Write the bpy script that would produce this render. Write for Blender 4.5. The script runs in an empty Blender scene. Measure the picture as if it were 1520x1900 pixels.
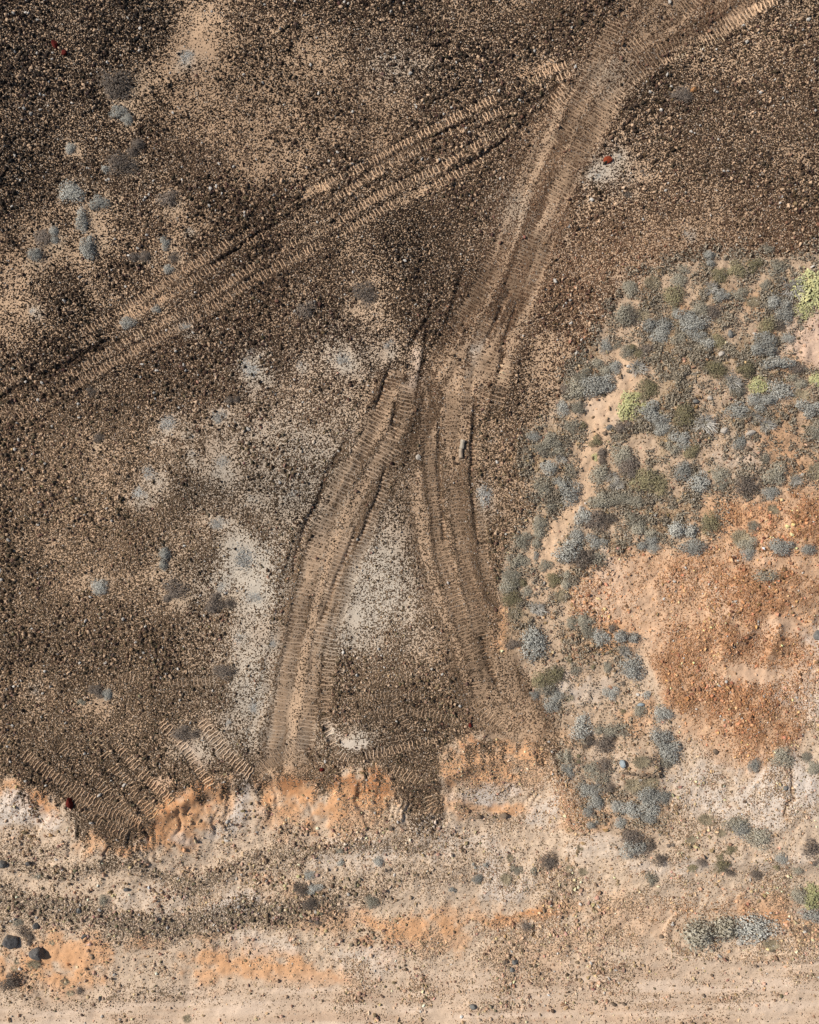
import bpy, math, random
import numpy as np
from mathutils import Vector, Matrix

scene = bpy.context.scene
COL = scene.collection

# ------------------------------------------------------------------ camera, sky, sun, exposure
S = 0.025            # metres on the plateau per unit of the survey grid (1520 x 1900 units)
HC = 42.0            # flying height of the camera above the plateau
cam_d = bpy.data.cameras.new("camera")
cam = bpy.data.objects.new("camera", cam_d)
COL.objects.link(cam)
cam.location = (0, 0, HC)
cam.rotation_euler = (0, 0, 0)
cam_d.sensor_fit = 'VERTICAL'
cam_d.sensor_height = 36.0
cam_d.lens = 36.0 * HC / (1900 * S)
cam_d.clip_start = 0.5
cam_d.clip_end = 3000
scene.camera = cam
scene.cycles.use_denoising = False
scene.cycles.max_bounces = 5
scene.cycles.diffuse_bounces = 3

SUN_EL = math.radians(43)
SUN_AZ = math.radians(163)       # direction TO the sun, counter-clockwise from +X: from the left, a little above
world = bpy.data.worlds.new("World")
scene.world = world
world.use_nodes = True
wn = world.node_tree.nodes
wl = world.node_tree.links
wn.clear()
w_out = wn.new('ShaderNodeOutputWorld')
w_bg = wn.new('ShaderNodeBackground')
w_sky = wn.new('ShaderNodeTexSky')
w_sky.sky_type = 'NISHITA'
w_sky.sun_disc = False
w_sky.sun_elevation = SUN_EL
w_sky.sun_rotation = math.radians(90) - SUN_AZ
w_sky.altitude = 50
w_bg.inputs['Strength'].default_value = 0.06
wl.new(w_sky.outputs[0], w_bg.inputs[0])
wl.new(w_bg.outputs[0], w_out.inputs[0])

sun_d = bpy.data.lights.new("sun", 'SUN')
sun_d.energy = 4.5
sun_d.angle = math.radians(0.5)
sun_d.color = (1.0, 0.95, 0.87)
sun = bpy.data.objects.new("sun", sun_d)
COL.objects.link(sun)
sd = Vector((math.cos(SUN_AZ) * math.cos(SUN_EL), math.sin(SUN_AZ) * math.cos(SUN_EL), math.sin(SUN_EL)))
sun.rotation_euler = sd.to_track_quat('Z', 'Y').to_euler()
sun.location = sd * 60

vs = scene.view_settings
vs.view_transform = 'Standard'
vs.look = 'None'
vs.exposure = 0.12
vs.gamma = 1.0
vs.use_curve_mapping = False

rng = np.random.default_rng(11)
random.seed(5)


def lin(r, g, b):
    f = lambda c: (c / 255 / 12.92) if c <= 10 else ((c / 255 + 0.055) / 1.055) ** 2.4
    return np.array([f(r), f(g), f(b)], dtype=np.float32)


# ------------------------------------------------------------------ survey: plants (x, y, radius, radius, kind), then maps of what lies where
# x, y, radius along x, radius along y, kind
PL = """
220 160 26 24 n|208 172 15 15 n|222 208 13 11 b|237 222 11 10 b|130 277 9 9 b|250 275 16 13 n|228 305 26 17 n|197 314 8 7 b|133 355 20 17 b|187 377 14 14 b|153 408 10 19 b|165 462 14 22 b|313 370 19 17 n|80 440 16 14 n|100 437 11 12 b
68 473 12 11 b|260 475 15 13 n|307 453 9 10 b|322 478 11 10 n|313 500 10 8 b|348 105 15 14 p|236 600 13 10 b|291 574 8 7 b|346 610 15 11 p|63 579 9 9 p|465 682 18 17 p|171 726 8 9 n|433 743 10 9 n|315 785 16 17 p|407 774 14 14 p
356 805 7 9 p|281 798 7 6 p|183 812 10 9 n|410 863 14 15 p|284 877 16 13 p|262 918 15 16 p|359 843 8 8 p|465 921 9 8 p|410 973 18 12 p|678 545 20 18 n|567 576 17 17 n|637 668 15 17 p|551 675 8 8 p|721 637 10 10 p|900 921 12 22 p
544 911 9 9 p|304 1037 13 16 b|185 1087 14 13 b|325 1090 21 17 n|316 1104 13 11 n|398 1120 14 17 n|424 1119 14 11 n|458 1035 26 24 p|477 1104 17 15 p|417 1090 12 11 p|445 1182 14 12 p|503 1196 12 10 p|415 1244 18 12 n|181 1283 12 11 n|200 1288 9 10 b
150 1302 8 6 g|337 1360 14 14 n|361 1362 12 10 n|422 1340 8 8 p|468 1312 9 12 p|63 1282 8 7 p|1267 175 18 12 n|1424 463 10 10 g|1147 292 7 7 p|1106 325 9 8 p|1164 361 7 6 n|1195 321 6 5 n|1273 438 8 8 p|465 655 9 8 p|350 430 7 7 p
1168 535 12 16 g|1158 583 15 21 g|1174 590 14 13 n|1219 602 20 20 b|1223 625 16 14 b|1122 643 11 12 b|1145 640 9 8 g|1118 680 16 13 g|1140 682 12 12 b|1182 682 16 15 s|1166 655 13 14 g|1181 650 15 12 o|1103 720 26 18 b|1074 722 19 18 g|1121 716 18 15 b
1050 720 9 9 n|1079 698 14 12 g|1248 553 19 17 o|1250 579 9 8 g|1210 525 15 12 k|1267 503 15 12 g|1261 522 14 11 g|1272 593 20 14 b|1262 627 15 10 g|1203 722 19 18 o|1199 649 15 12 n|1190 585 14 11 k|1314 481 13 11 b|1334 510 15 13 o|1367 499 15 13 o
1398 492 16 12 o|1441 498 17 16 g|1468 536 20 20 s|1504 540 25 27 l|1489 577 15 12 l|1444 566 17 17 b|1457 586 16 15 b|1444 604 9 9 n|1420 529 9 9 g|1319 536 12 12 s|1336 549 16 11 b|1371 547 13 11 g|1396 560 14 10 k|1323 577 16 13 n|1299 573 17 13 g
1292 601 24 14 b|1290 623 14 12 b|1312 640 13 11 b|1332 634 14 12 o|1424 603 16 14 o|1417 632 19 17 b|1415 652 18 15 b|1459 627 12 9 b|1483 604 8 8 g|1443 674 24 13 b|1479 684 15 11 n|1384 685 16 13 o|1328 684 20 14 o|1358 709 19 17 s|1367 726 14 10 g
1406 717 14 15 l|1443 724 20 18 b|1479 706 17 12 g|1514 704 10 12 l|1400 742 17 11 b|1045 757 13 13 b|1072 757 12 11 g|1166 755 19 20 l|1184 735 9 7 l|1197 757 8 9 l|1207 760 18 14 b|1223 779 17 13 b|1229 795 15 12 b|1159 792 14 12 n|1061 792 12 12 g
1082 790 8 8 o|989 809 12 9 b|1021 820 17 15 g|1104 820 11 9 o|1006 835 14 13 g|1032 836 14 14 g|1039 851 11 9 s|1017 866 14 12 b|1061 873 11 14 g|1115 847 11 12 n|1105 848 5 6 l|1144 811 9 10 g|1150 846 17 18 g|1166 866 18 20 n|1113 879 18 17 g
1137 886 13 11 s|1144 901 17 10 s|1196 897 25 20 o|1227 899 16 17 o|1037 895 9 9 b|1056 914 20 20 b|1006 905 14 17 g|1021 939 12 12 g|1002 969 12 14 g|1117 930 24 14 g|1150 925 18 14 g|1181 928 17 12 g|1083 958 12 17 b|1131 962 15 10 n|1107 967 20 16 n
1177 969 17 15 g|1194 987 19 15 g|1199 1006 16 12 b|1212 1017 12 9 b|1072 991 12 13 b|1104 1004 17 13 b|1056 1024 22 20 b|1078 1035 22 18 n|1107 1037 17 15 g|995 1030 7 8 b|969 1041 12 12 g|1269 774 17 20 o|1308 785 21 17 s|1264 818 18 14 b|1251 833 14 14 g
1282 836 15 13 o|1268 873 17 16 b|1299 893 17 18 b|1336 884 17 17 g|1339 903 14 11 g|1384 904 21 18 n|1435 882 18 20 g|1474 892 13 11 s|1428 914 15 12 b|1373 820 13 13 b|1369 761 18 14 b|1415 748 20 13 b|1420 788 15 12 s|1420 851 9 9 g|1498 757 19 16 b
1485 733 19 12 k|1511 803 13 14 g|1511 875 16 17 k|1398 774 13 10 s|1266 987 20 19 b|1284 1017 22 14 b|1315 973 17 17 o|1373 998 17 16 k|1387 1028 12 11 b|1448 1015 22 14 b|1498 1019 12 10 b|1435 945 12 10 k|1397 976 11 10 g|1385 1010 14 14 g|1420 1070 19 14 g
996 998 14 14 g|970 1003 14 16 g|957 1042 17 14 g|948 1064 17 14 g|944 1086 17 16 g|960 1084 15 14 o|952 1110 17 15 o|955 1138 15 11 k|979 1097 9 10 g|1014 1049 11 11 g|1029 1075 15 13 o|1053 1077 11 13 g|1040 1105 13 12 k|996 1130 19 13 s|1062 1154 11 10 g
1084 1152 14 14 g|1092 1170 14 12 g|1114 1182 15 13 b|1136 1165 9 8 n|992 1191 25 26 b|955 1195 11 9 n|1163 1184 18 16 b|1157 1208 13 13 s|1174 1242 19 22 b|1067 1241 13 11 g|1056 1222 7 7 o|1128 1237 8 10 g|1029 1252 19 18 o|1003 1263 14 13 o|1014 1280 17 14 g
1034 1290 13 11 b|994 1287 9 8 b|1132 1285 12 13 b|1100 1237 5 5 o|1157 1267 5 5 n|1054 1294 11 8 k|1026 1308 14 13 b|1200 1290 8 8 b|1186 1318 10 13 g|1228 1325 18 13 b|1156 1320 6 5 o|1079 1351 18 20 b|1092 1377 11 11 n|1147 1353 21 15 g|1121 1355 13 13 g
1123 1379 16 17 n|1051 1403 15 16 g|1072 1408 7 7 o|1055 1430 11 11 b|1226 1368 18 18 b|1240 1394 22 20 b|1236 1414 17 14 g|1125 1421 14 13 n|1098 1425 14 13 g|1114 1443 15 15 g|1086 1464 15 13 b|1105 1462 12 11 s|1132 1462 9 10 n|1105 1487 14 14 b|1190 1414 16 12 k
1173 1456 17 13 k|1206 1452 16 12 k|1204 1473 18 15 b|1230 1480 13 12 b|1169 1502 18 14 b|1206 1495 19 15 b|1203 1517 15 11 b|1142 1497 10 11 b|1090 1506 9 10 b|1103 1528 11 9 b|1151 1524 10 10 b|1173 1552 18 16 n|1175 1572 18 18 b|1206 1568 13 13 n|1020 1600 15 14 n
1228 1592 11 12 n|1077 1572 8 7 k|1245 1567 6 6 n|1452 1405 19 15 g|1398 1420 10 12 b|1496 1405 9 9 g|1511 1425 13 12 g|1310 1521 16 11 k|1362 1527 21 13 g|1374 1536 15 14 b|1404 1552 21 18 g|1336 1545 11 8 k|1282 1558 9 8 k|1358 1576 9 8 o|1339 1602 13 15 o
1356 1617 10 10 n|1301 1598 9 9 n|1284 1608 9 9 o|1402 1620 11 11 n|1448 1591 10 9 b|1505 1573 18 16 n|1478 1613 9 8 g|1441 1608 6 6 o|1514 1598 8 8 n|1318 1729 40 36 g|1393 1722 36 25 b|1346 1719 10 12 k|1431 1752 16 10 k|1506 1660 17 20 l|1482 1660 14 20 g
1506 1695 18 15 b|1209 1630 11 17 g|1055 1613 6 9 k|1082 1616 9 9 k|1496 1725 8 9 n|573 1623 10 9 b|558 1650 13 11 n|584 1647 14 10 b|577 1676 14 11 n|690 1671 13 13 g|702 1599 9 9 b|721 1616 6 7 n|633 1599 7 8 b|630 1577 7 7 g|958 1613 9 9 g
938 1630 11 12 k|991 1616 6 8 g|946 1592 7 8 k|887 1630 9 9 b|902 1604 5 6 b|881 1606 5 5 b|839 1650 8 7 b|977 1719 11 8 n|582 1712 8 7 n|191 1671 8 10 g|19 1821 16 14 n|44 1729 13 13 n|55 1744 9 9 n|34 1710 9 8 g|63 1789 13 9 k
31 1784 6 6 k|26 1796 7 6 k|96 1749 6 5 k|121 1821 8 7 k|149 1837 9 8 n|130 1842 8 6 k|347 1890 9 8 k|72 1626 10 6 g|1318 1290 1 1 x
"""
plants = []
for row in PL.strip().splitlines():
    for it in row.split('|'):
        p = it.split()
        if p[4] != 'x':
            plants.append([float(p[0]), float(p[1]), float(p[2]), float(p[3]), p[4]])


MX0, MX1, MY0, MY1, CELL = -240, 1760, -240, 2140, 2.0
gx = np.arange(MX0, MX1 + 1, CELL, dtype=np.float32)
gy = np.arange(MY0, MY1 + 1, CELL, dtype=np.float32)
PX, PY = np.meshgrid(gx, gy)
NY, NX = PX.shape


def vnoise(x, y, scale, seed):
    x = x / scale + 1000.0
    y = y / scale + 1000.0
    xi = np.floor(x).astype(np.int64)
    yi = np.floor(y).astype(np.int64)
    fx = (x - xi).astype(np.float32)
    fy = (y - yi).astype(np.float32)
    fx = fx * fx * (3 - 2 * fx)
    fy = fy * fy * (3 - 2 * fy)

    def h(a, b):
        n = (a * 374761393 + b * 668265263 + seed * 974634577) & 0xFFFFFFFF
        n = ((n ^ (n >> 13)) * 1274126177) & 0xFFFFFFFF
        n = n ^ (n >> 16)
        return (n & 0xFFFF).astype(np.float32) / 65535.0
    a = h(xi, yi)
    b = h(xi + 1, yi)
    c = h(xi, yi + 1)
    d = h(xi + 1, yi + 1)
    return (a * (1 - fx) + b * fx) * (1 - fy) + (c * (1 - fx) + d * fx) * fy


def fbm(x, y, scale, seed, octaves=4, gain=0.5):
    t = 0
    amp = 1.0
    tot = 0
    for o in range(octaves):
        t = t + amp * vnoise(x, y, scale / 2 ** o, seed + o * 17)
        tot += amp
        amp *= gain
    return t / tot            # 0..1, mean 0.5


def smooth(a, b, x):
    t = np.clip((x - a) / (b - a), 0, 1)
    return t * t * (3 - 2 * t)


# warped survey coordinates give every edge a natural, ragged outline
WX = PX + 26 * (fbm(PX, PY, 90, 3, 4) - 0.5) * 2 + 7 * (fbm(PX, PY, 16, 7, 2) - 0.5) * 2
WY = PY + 26 * (fbm(PX, PY, 90, 4, 4) - 0.5) * 2 + 7 * (fbm(PX, PY, 16, 8, 2) - 0.5) * 2
SX = PX + 5 * (fbm(PX, PY, 40, 5, 2) - 0.5) * 2
SY = PY + 5 * (fbm(PX, PY, 40, 6, 2) - 0.5) * 2


def polymask(pts, soft, X=None, Y=None):
    X = WX if X is None else X
    Y = WY if Y is None else Y
    inside = np.zeros(X.shape, bool)
    d2 = np.full(X.shape, 1e9, np.float32)
    n = len(pts)
    for i in range(n):
        x0, y0 = pts[i]
        x1, y1 = pts[(i + 1) % n]
        if y0 != y1:
            cond = ((Y >= min(y0, y1)) & (Y < max(y0, y1)))
            xs = x0 + (Y - y0) * (x1 - x0) / (y1 - y0)
            inside ^= cond & (X < xs)
        dx, dy = x1 - x0, y1 - y0
        L = dx * dx + dy * dy + 1e-6
        t = np.clip(((X - x0) * dx + (Y - y0) * dy) / L, 0, 1)
        d2 = np.minimum(d2, (X - x0 - t * dx) ** 2 + (Y - y0 - t * dy) ** 2)
    d = np.sqrt(d2) * np.where(inside, 1, -1)
    return smooth(-soft, soft, d)


def blob(x, y, rx, ry=None, a=0.0, X=None, Y=None):
    ry = rx if ry is None else ry
    X = WX if X is None else X
    Y = WY if Y is None else Y
    out = np.zeros(X.shape, np.float32)
    R, Q = 2.3 * rx + 36, 2.3 * ry + 36
    i0, i1 = max(0, int((x - R - MX0) / CELL)), min(NX, int((x + R - MX0) / CELL) + 1)
    j0, j1 = max(0, int((y - Q - MY0) / CELL)), min(NY, int((y + Q - MY0) / CELL) + 1)
    if i1 <= i0 or j1 <= j0:
        return out
    u = (X[j0:j1, i0:i1] - x) / rx
    v = (Y[j0:j1, i0:i1] - y) / ry
    out[j0:j1, i0:i1] = np.exp(-(u * u + v * v))
    return out


def stroke_dist(pts, X=None, Y=None, reach=160):
    X = SX if X is None else X
    Y = SY if Y is None else Y
    d2 = np.full(X.shape, 1e9, np.float32)
    sgn = np.zeros(X.shape, np.float32)
    for (x0, y0), (x1, y1) in zip(pts[:-1], pts[1:]):
        i0 = max(0, int((min(x0, x1) - reach - MX0) / CELL))
        i1 = min(NX, int((max(x0, x1) + reach - MX0) / CELL) + 1)
        j0 = max(0, int((min(y0, y1) - reach - MY0) / CELL))
        j1 = min(NY, int((max(y0, y1) + reach - MY0) / CELL) + 1)
        if i1 <= i0 or j1 <= j0:
            continue
        xs, ys = X[j0:j1, i0:i1], Y[j0:j1, i0:i1]
        dx, dy = x1 - x0, y1 - y0
        L = dx * dx + dy * dy + 1e-6
        t = np.clip(((xs - x0) * dx + (ys - y0) * dy) / L, 0, 1)
        q = (xs - x0 - t * dx) ** 2 + (ys - y0 - t * dy) ** 2
        cur = d2[j0:j1, i0:i1]
        m = q < cur
        cur[m] = q[m]
        sg = np.sign(dx * (ys - y0) - dy * (xs - x0))
        sgn[j0:j1, i0:i1][m] = sg[m]
    return np.sqrt(d2), sgn


def stroke(pts, w, soft=None, X=None, Y=None):
    soft = w * 0.4 if soft is None else soft
    d, _ = stroke_dist(pts, X, Y, reach=w + soft + 20)
    return 1 - smooth(w - soft, w + soft, d)


def curve(pts, n=10):
    """Catmull-Rom through the given points."""
    P = [np.array(p, float) for p in pts]
    P = [2 * P[0] - P[1]] + P + [2 * P[-1] - P[-2]]
    out = []
    for i in range(1, len(P) - 2):
        for k in range(n):
            t = k / n
            out.append(0.5 * ((2 * P[i]) + (-P[i - 1] + P[i + 1]) * t + (2 * P[i - 1] - 5 * P[i] + 4 * P[i + 1] - P[i + 2]) * t * t
                              + (-P[i - 1] + 3 * P[i] - 3 * P[i + 1] + P[i + 2]) * t ** 3))
    out.append(P[-2])
    return [tuple(p) for p in out]


def lerp(a, b, m):
    """Lay colour b over the map a, in place, only where the mask m is set."""
    rows = np.flatnonzero(m.max(1) > .002)
    if len(rows) == 0:
        return a
    cols = np.flatnonzero(m.max(0) > .002)
    j0, j1, i0, i1 = rows[0], rows[-1] + 1, cols[0], cols[-1] + 1
    k = m[j0:j1, i0:i1, None].astype(np.float32)
    b = np.asarray(b, np.float32)
    b = b[j0:j1, i0:i1] if b.ndim == 3 else b
    a[j0:j1, i0:i1] += k * (b - a[j0:j1, i0:i1])
    return a


n_big = fbm(PX, PY, 220, 21, 4)
n_mid = fbm(PX, PY, 60, 22, 4)
n_fine = fbm(PX, PY, 14, 23, 3)
n_grit = fbm(PX, PY, 6, 24, 2)
n_run = fbm(PX, PY, 70, 300, 2)
n_rag = np.clip((fbm(PX, PY, 26, 31, 4, .62) - .5) * 1.9, -.5, .5)


def rag(m):
    return smooth(.12, .80, m + n_rag * 1.15 * np.minimum(1, 3.5 * m)) * np.minimum(1, 6 * m)



def along_noise(seed):
    return np.roll(n_run, ((seed * 97) % NY, (seed * 61) % NX), (0, 1))


# ---- zones
dark_poly = [(-500, -500), (2000, -500), (2000, 462), (1520, 470), (1420, 478), (1300, 480), (1210, 500), (1150, 560), (1110, 610), (1075, 665),
             (1040, 735), (1000, 790), (975, 830), (985, 905), (990, 960), (940, 1020), (925, 1090), (922, 1150), (915, 1200), (945, 1225),
             (1000, 1290), (1032, 1345), (1040, 1400), (1010, 1395), (960, 1365), (905, 1362), (850, 1372), (812, 1395), (812, 1440), (822, 1490), (800, 1512),
             (770, 1515), (742, 1475), (715, 1430), (705, 1412), (640, 1425), (610, 1452), (585, 1448), (530, 1440), (440, 1436), (385, 1452), (350, 1462), (298, 1488),
             (278, 1545), (240, 1570), (205, 1572), (170, 1535), (120, 1492), (60, 1462), (20, 1440), (-500, 1400)]
Z_DARK = polymask(dark_poly, 9, SX + 0.35 * (WX - PX), SY + 0.35 * (WY - PY))
Z_SCRUB = polymask([(1130, 520), (1250, 470), (1540, 460), (1900, 460), (1900, 900), (1500, 900), (1420, 930), (1330, 930), (1330, 1000), (1200, 1010), (1150, 1040),
                    (1080, 1060), (1050, 1140), (1180, 1180), (1190, 1320), (1240, 1420), (1240, 1500), (1200, 1590), (1120, 1560), (1060, 1480), (1040, 1380),
                    (1000, 1290), (930, 1200), (930, 1080), (980, 960), (980, 840), (1040, 740)], 26)
Z_RUST = polymask([(1330, 930), (1420, 935), (1560, 890), (1560, 1190), (1520, 1260), (1480, 1380), (1400, 1440), (1300, 1400), (1250, 1370), (1230, 1280), (1190, 1180),
                   (1060, 1140), (1050, 1080), (1110, 1040), (1180, 1010), (1300, 1020)], 22)

# ---- soil colour
TAN, TAN2 = lin(194, 163, 133), lin(168, 139, 112)
GREYW = lin(192, 178, 160)
BEIGE = lin(202, 178, 153)
ORANGE = lin(211, 161, 118)
DEEPO = lin(190, 133, 90)
WHITE = lin(214, 200, 186)
BROWN = lin(150, 124, 100)
RUSTS = lin(206, 167, 133)
OLIVE = lin(150, 132, 104)
soil = np.zeros(PX.shape + (3,), np.float32) + BEIGE
soil = lerp(soil, TAN, Z_DARK)
soil = lerp(soil, TAN2, Z_DARK * smooth(0.45, 0.6, n_big) * 0.6)
soil = lerp(soil, lin(187, 161, 135), Z_SCRUB * 0.85)
soil = lerp(soil, RUSTS, Z_RUST * 0.9)

# grey-white dusty soil in the middle of the plateau
gw = np.zeros(PX.shape, np.float32)
for x, y, rx, ry, k in [(560, 880, 190, 170, .7), (470, 1080, 120, 120, 1), (690, 1090, 110, 150, .95), (640, 1180, 120, 80, .8), (470, 1270, 90, 120, .9), (380, 900, 110, 90, .5),
                        (500, 1370, 130, 50, .8), (640, 660, 90, 70, .6), (470, 690, 60, 60, .5), (740, 110, 60, 50, .5), (1130, 150, 60, 50, .5), (960, 400, 50, 60, .5), (1120, 315, 40, 40, .8),
                        (660, 1375, 50, 30, .9), (380, 1390, 60, 40, .7), (880, 660, 20, 40, .6)]:
    gw = np.maximum(gw, k * blob(x, y, rx, ry))
soil = lerp(soil, GREYW, np.clip(gw * 1.2, 0, 1) * Z_DARK)

# ---- dark gravel cover, 0..1
cov = 0.88 * Z_DARK
plus = [(40, 160, 190, 230, .22), (170, 40, 170, 90, .2), (30, 400, 110, 110, .1), (660, 20, 160, 60, .12), (880, 130, 110, 70, .22), (760, 470, 90, 100, .22), (700, 560, 90, 70, .1),  # upper left: real dark gravel plus lens vignetting painted in as denser cover
        (860, 330, 90, 50, .18), (1010, 60, 80, 70, .12), (1350, 190, 230, 130, .12), (1280, 280, 150, 90, .1), (1060, 570, 70, 90, .2), (560, 530, 110, 70, .14), (420, 520, 80, 40, .16),
        (200, 900, 160, 100, .05), (100, 1120, 160, 130, .12), (250, 1220, 170, 110, .14), (100, 1400, 160, 80, .2), (250, 1480, 90, 80, .2), (760, 1450, 60, 60, .15), (650, 1260, 90, 60, .12),
        (860, 1130, 60, 70, .1), (1480, 440, 120, 60, .16), (90, 550, 70, 50, .14), (230, 690, 120, 60, .1), (950, 1300, 70, 60, .1), (650, 1420, 60, 20, .2), (500, 1432, 120, 10, .15)]
for x, y, rx, ry, k in plus:
    cov += k * blob(x, y, rx, ry) * Z_DARK
minus = [(375, 50, 60, 90, .62), (345, 105, 50, 40, .6), (320, 205, 34, 34, .45), (290, 140, 40, 30, .35), (430, 210, 80, 80, .28), (470, 300, 80, 55, .32), (560, 180, 100, 110, .16), (540, 90, 60, 60, .2),
         (15, 520, 50, 90, .6), (60, 475, 55, 40, .45), (30, 580, 60, 30, .3), (170, 450, 60, 60, .4), (320, 470, 45, 50, .4), (140, 285, 22, 24, .5), (240, 150, 24, 24, .3), (250, 215, 26, 26, .35),
         (185, 370, 30, 30, .3), (330, 395, 60, 50, .28), (90, 400, 50, 30, .15), (740, 120, 60, 50, .22), (690, 280, 60, 40, .22), (520, 330, 60, 40, .2), (640, 120, 50, 50, .08),
         (680, 545, 32, 30, .5), (675, 580, 30, 22, .4), (560, 560, 34, 26, .25), (465, 690, 28, 34, .6), (637, 665, 34, 34, .6), (555, 675, 16, 14, .5), (640, 720, 60, 40, .25), (720, 635, 26, 22, .4),
         (315, 790, 24, 30, .6), (408, 775, 26, 30, .55), (410, 860, 24, 24, .55), (284, 878, 30, 22, .55), (265, 918, 30, 24, .5), (410, 972, 34, 22, .55), (465, 920, 34, 24, .3), (360, 830, 40, 40, .2),
         (540, 860, 130, 100, .24), (520, 720, 80, 60, .12), (470, 830, 80, 60, .14), (450, 1040, 42, 46, .85), (478, 1105, 42, 40, .8), (425, 1090, 34, 30, .6), (450, 1180, 36, 44, .62), (500, 1195, 30, 30, .55),
         (455, 1260, 26, 60, .55), (468, 1312, 24, 34, .65), (420, 1340, 40, 30, .4), (330, 1100, 36, 36, .45), (304, 1060, 22, 22, .4), (185, 1085, 22, 22, .45), (140, 1095, 40, 36, .32),
         (50, 1030, 60, 40, .15), (160, 1310, 40, 20, .62), (350, 1385, 50, 24, .5), (385, 1395, 40, 30, .7), (660, 1372, 36, 16, .85), (645, 1350, 14, 22, .6), (690, 1050, 80, 70, .38), (655, 1150, 44, 50, .62),
         (690, 1130, 60, 70, .3), (740, 1110, 60, 60, .25), (640, 1075, 50, 60, .3), (720, 990, 40, 30, .3), (560, 1000, 90, 60, .25), (560, 1120, 80, 80, .2), (780, 1210, 90, 50, .12), (540, 1290, 90, 90, .4),
         (520, 1370, 90, 50, .5), (1120, 318, 26, 26, .6), (1135, 295, 18, 14, .5), (1195, 325, 34, 16, .35), (1130, 130, 44, 34, .45), (1490, 80, 60, 60, .3), (1400, 40, 60, 30, .2), (1260, 440, 60, 30, .3),
         (1180, 500, 60, 40, .4), (1100, 640, 60, 50, .25), (1030, 690, 40, 50, .3), (1440, 290, 60, 50, .18), (1350, 390, 60, 30, .14), (1200, 340, 90, 60, .06), (1000, 800, 60, 90, .18),
         (1015, 660, 60, 40, .24), (1000, 640, 16, 30, .35), (930, 1170, 20, 40, .5), (920, 1230, 20, 20, .3), (1000, 1380, 60, 30, .3), (1010, 1330, 30, 50, .15), (880, 1290, 30, 14, .3), (960, 1000, 30, 90, .2),
         (560, 800, 60, 50, .12), (1290, 165, 16, 10, .4), (1270, 100, 60, 30, .2), (980, 100, 40, 30, .2)]
for x, y, rx, ry, k in minus:
    cov -= k * (.62 * blob(x, y, rx, ry) + .30 * rag(blob(x, y, rx, ry))) * Z_DARK
for x, y, rx, ry, k in plants:          # bare dust around the little plants of the plateau
    if k in 'bnp' and (x < 760 or y < 470 or k == 'p'):
        m = blob(x + 3, y + 4, rx * 1.55, ry * 1.55) * Z_DARK
        cov -= (.28 if k == 'p' else .34) * m
        soil = lerp(soil, lin(184, 172, 156) if k == 'p' else lin(188, 164, 138), m * .75)
cov += Z_DARK * ((n_mid - 0.5) * 0.75 + (n_big - 0.5) * 0.25 + (n_fine - 0.5) * 0.45)
cov = np.clip(cov, 0, 0.985)
floor_ = Z_DARK * (.34 + .5 * (n_fine - .5) - .30 * np.clip(blob(458, 1040, 30, 30) + blob(478, 1105, 24, 24) + blob(370, 60, 34, 50) + blob(660, 1375, 30, 14) + blob(1120, 320, 18, 18) + blob(660, 1150, 26, 26), 0, 1))
cov = np.where(cov < .45, floor_ + (cov / .45) * (.45 - floor_), cov)
cov = np.clip(cov, 0.04 * Z_DARK, .985)

# ---- tracks of the tracked machine: (path, half width, ridge height, kind)
T = []


def trk(pts, hw, amp, soilmix, covmul, rut=0.05, keep=0.45, pitch=7.4, skew=0, seed=0, ribs=True):
    T.append(dict(p=curve(pts, 8), hw=hw, amp=amp, soil=soilmix, cov=.62 + .38 * covmul, rut=rut * .5, b=0 if seed in (5, 6, 7, 9, 10, 11, 16, 17, 18) else max(0, min(1, soilmix * 1.3 - .3)), keep=keep, pitch=pitch, skew=skew, seed=seed, ribs=ribs))


# long diagonal pair, two passes
trk([(-60, 722), (0, 690), (110, 640), (230, 572), (345, 500), (440, 440), (545, 378), (603, 342), (692, 298), (760, 263), (830, 226), (890, 196), (965, 160), (1020, 132), (1055, 118)], 9, 0.033, .75, .30, keep=0.47, seed=1)
trk([(-60, 745), (0, 714), (110, 660), (240, 590), (350, 525), (450, 458), (548, 407), (603, 380), (700, 318), (815, 257), (928, 205), (1010, 160), (1060, 135)], 8.5, 0.032, .8, .32, keep=0.5, seed=2)
trk([(-60, 796), (0, 764), (120, 700), (250, 625), (387, 550), (460, 500), (534, 458), (630, 410), (709, 359), (801, 318), (876, 274), (955, 233), (1000, 205), (1050, 160)], 8.5, 0.03, .6, .42, keep=0.52, seed=3)
trk([(-60, 815), (0, 785), (120, 722), (250, 650), (387, 575), (470, 520), (560, 470), (640, 430), (719, 383), (818, 339), (928, 274), (986, 239), (1040, 190), (1065, 165)], 9, 0.033, .75, .33, keep=0.48, seed=4)
# wide worn road from the top edge down to the fork
trk([(1190, -60), (1150, 20), (1080, 170), (1010, 270), (985, 320)], 18, 0.014, .5, .62, keep=0.58, pitch=7.0, seed=5)
trk([(1460, -60), (1380, 25), (1300, 75), (1230, 100), (1160, 150), (1100, 240), (1040, 350), (985, 450), (955, 540), (935, 600), (905, 670), (885, 760)], 20, 0.014, .6, .42, keep=0.5, pitch=7.0, seed=6)
trk([(1350, -60), (1260, 20), (1180, 85), (1110, 150), (1060, 235), (1010, 300), (965, 390), (925, 480), (880, 560), (835, 620), (800, 680), (780, 740)], 18, 0.012, .5, .55, keep=0.62, pitch=7.0, seed=7)
trk([(1440, 0), (1400, 18), (1350, 50), (1300, 75)], 10, 0.03, .8, .5, keep=0.42, seed=8)
trk([(1080, 330), (1040, 400), (1005, 480), (985, 540), (960, 620), (935, 700), (920, 760)], 13, 0.016, .65, .45, keep=0.5, seed=9)
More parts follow.
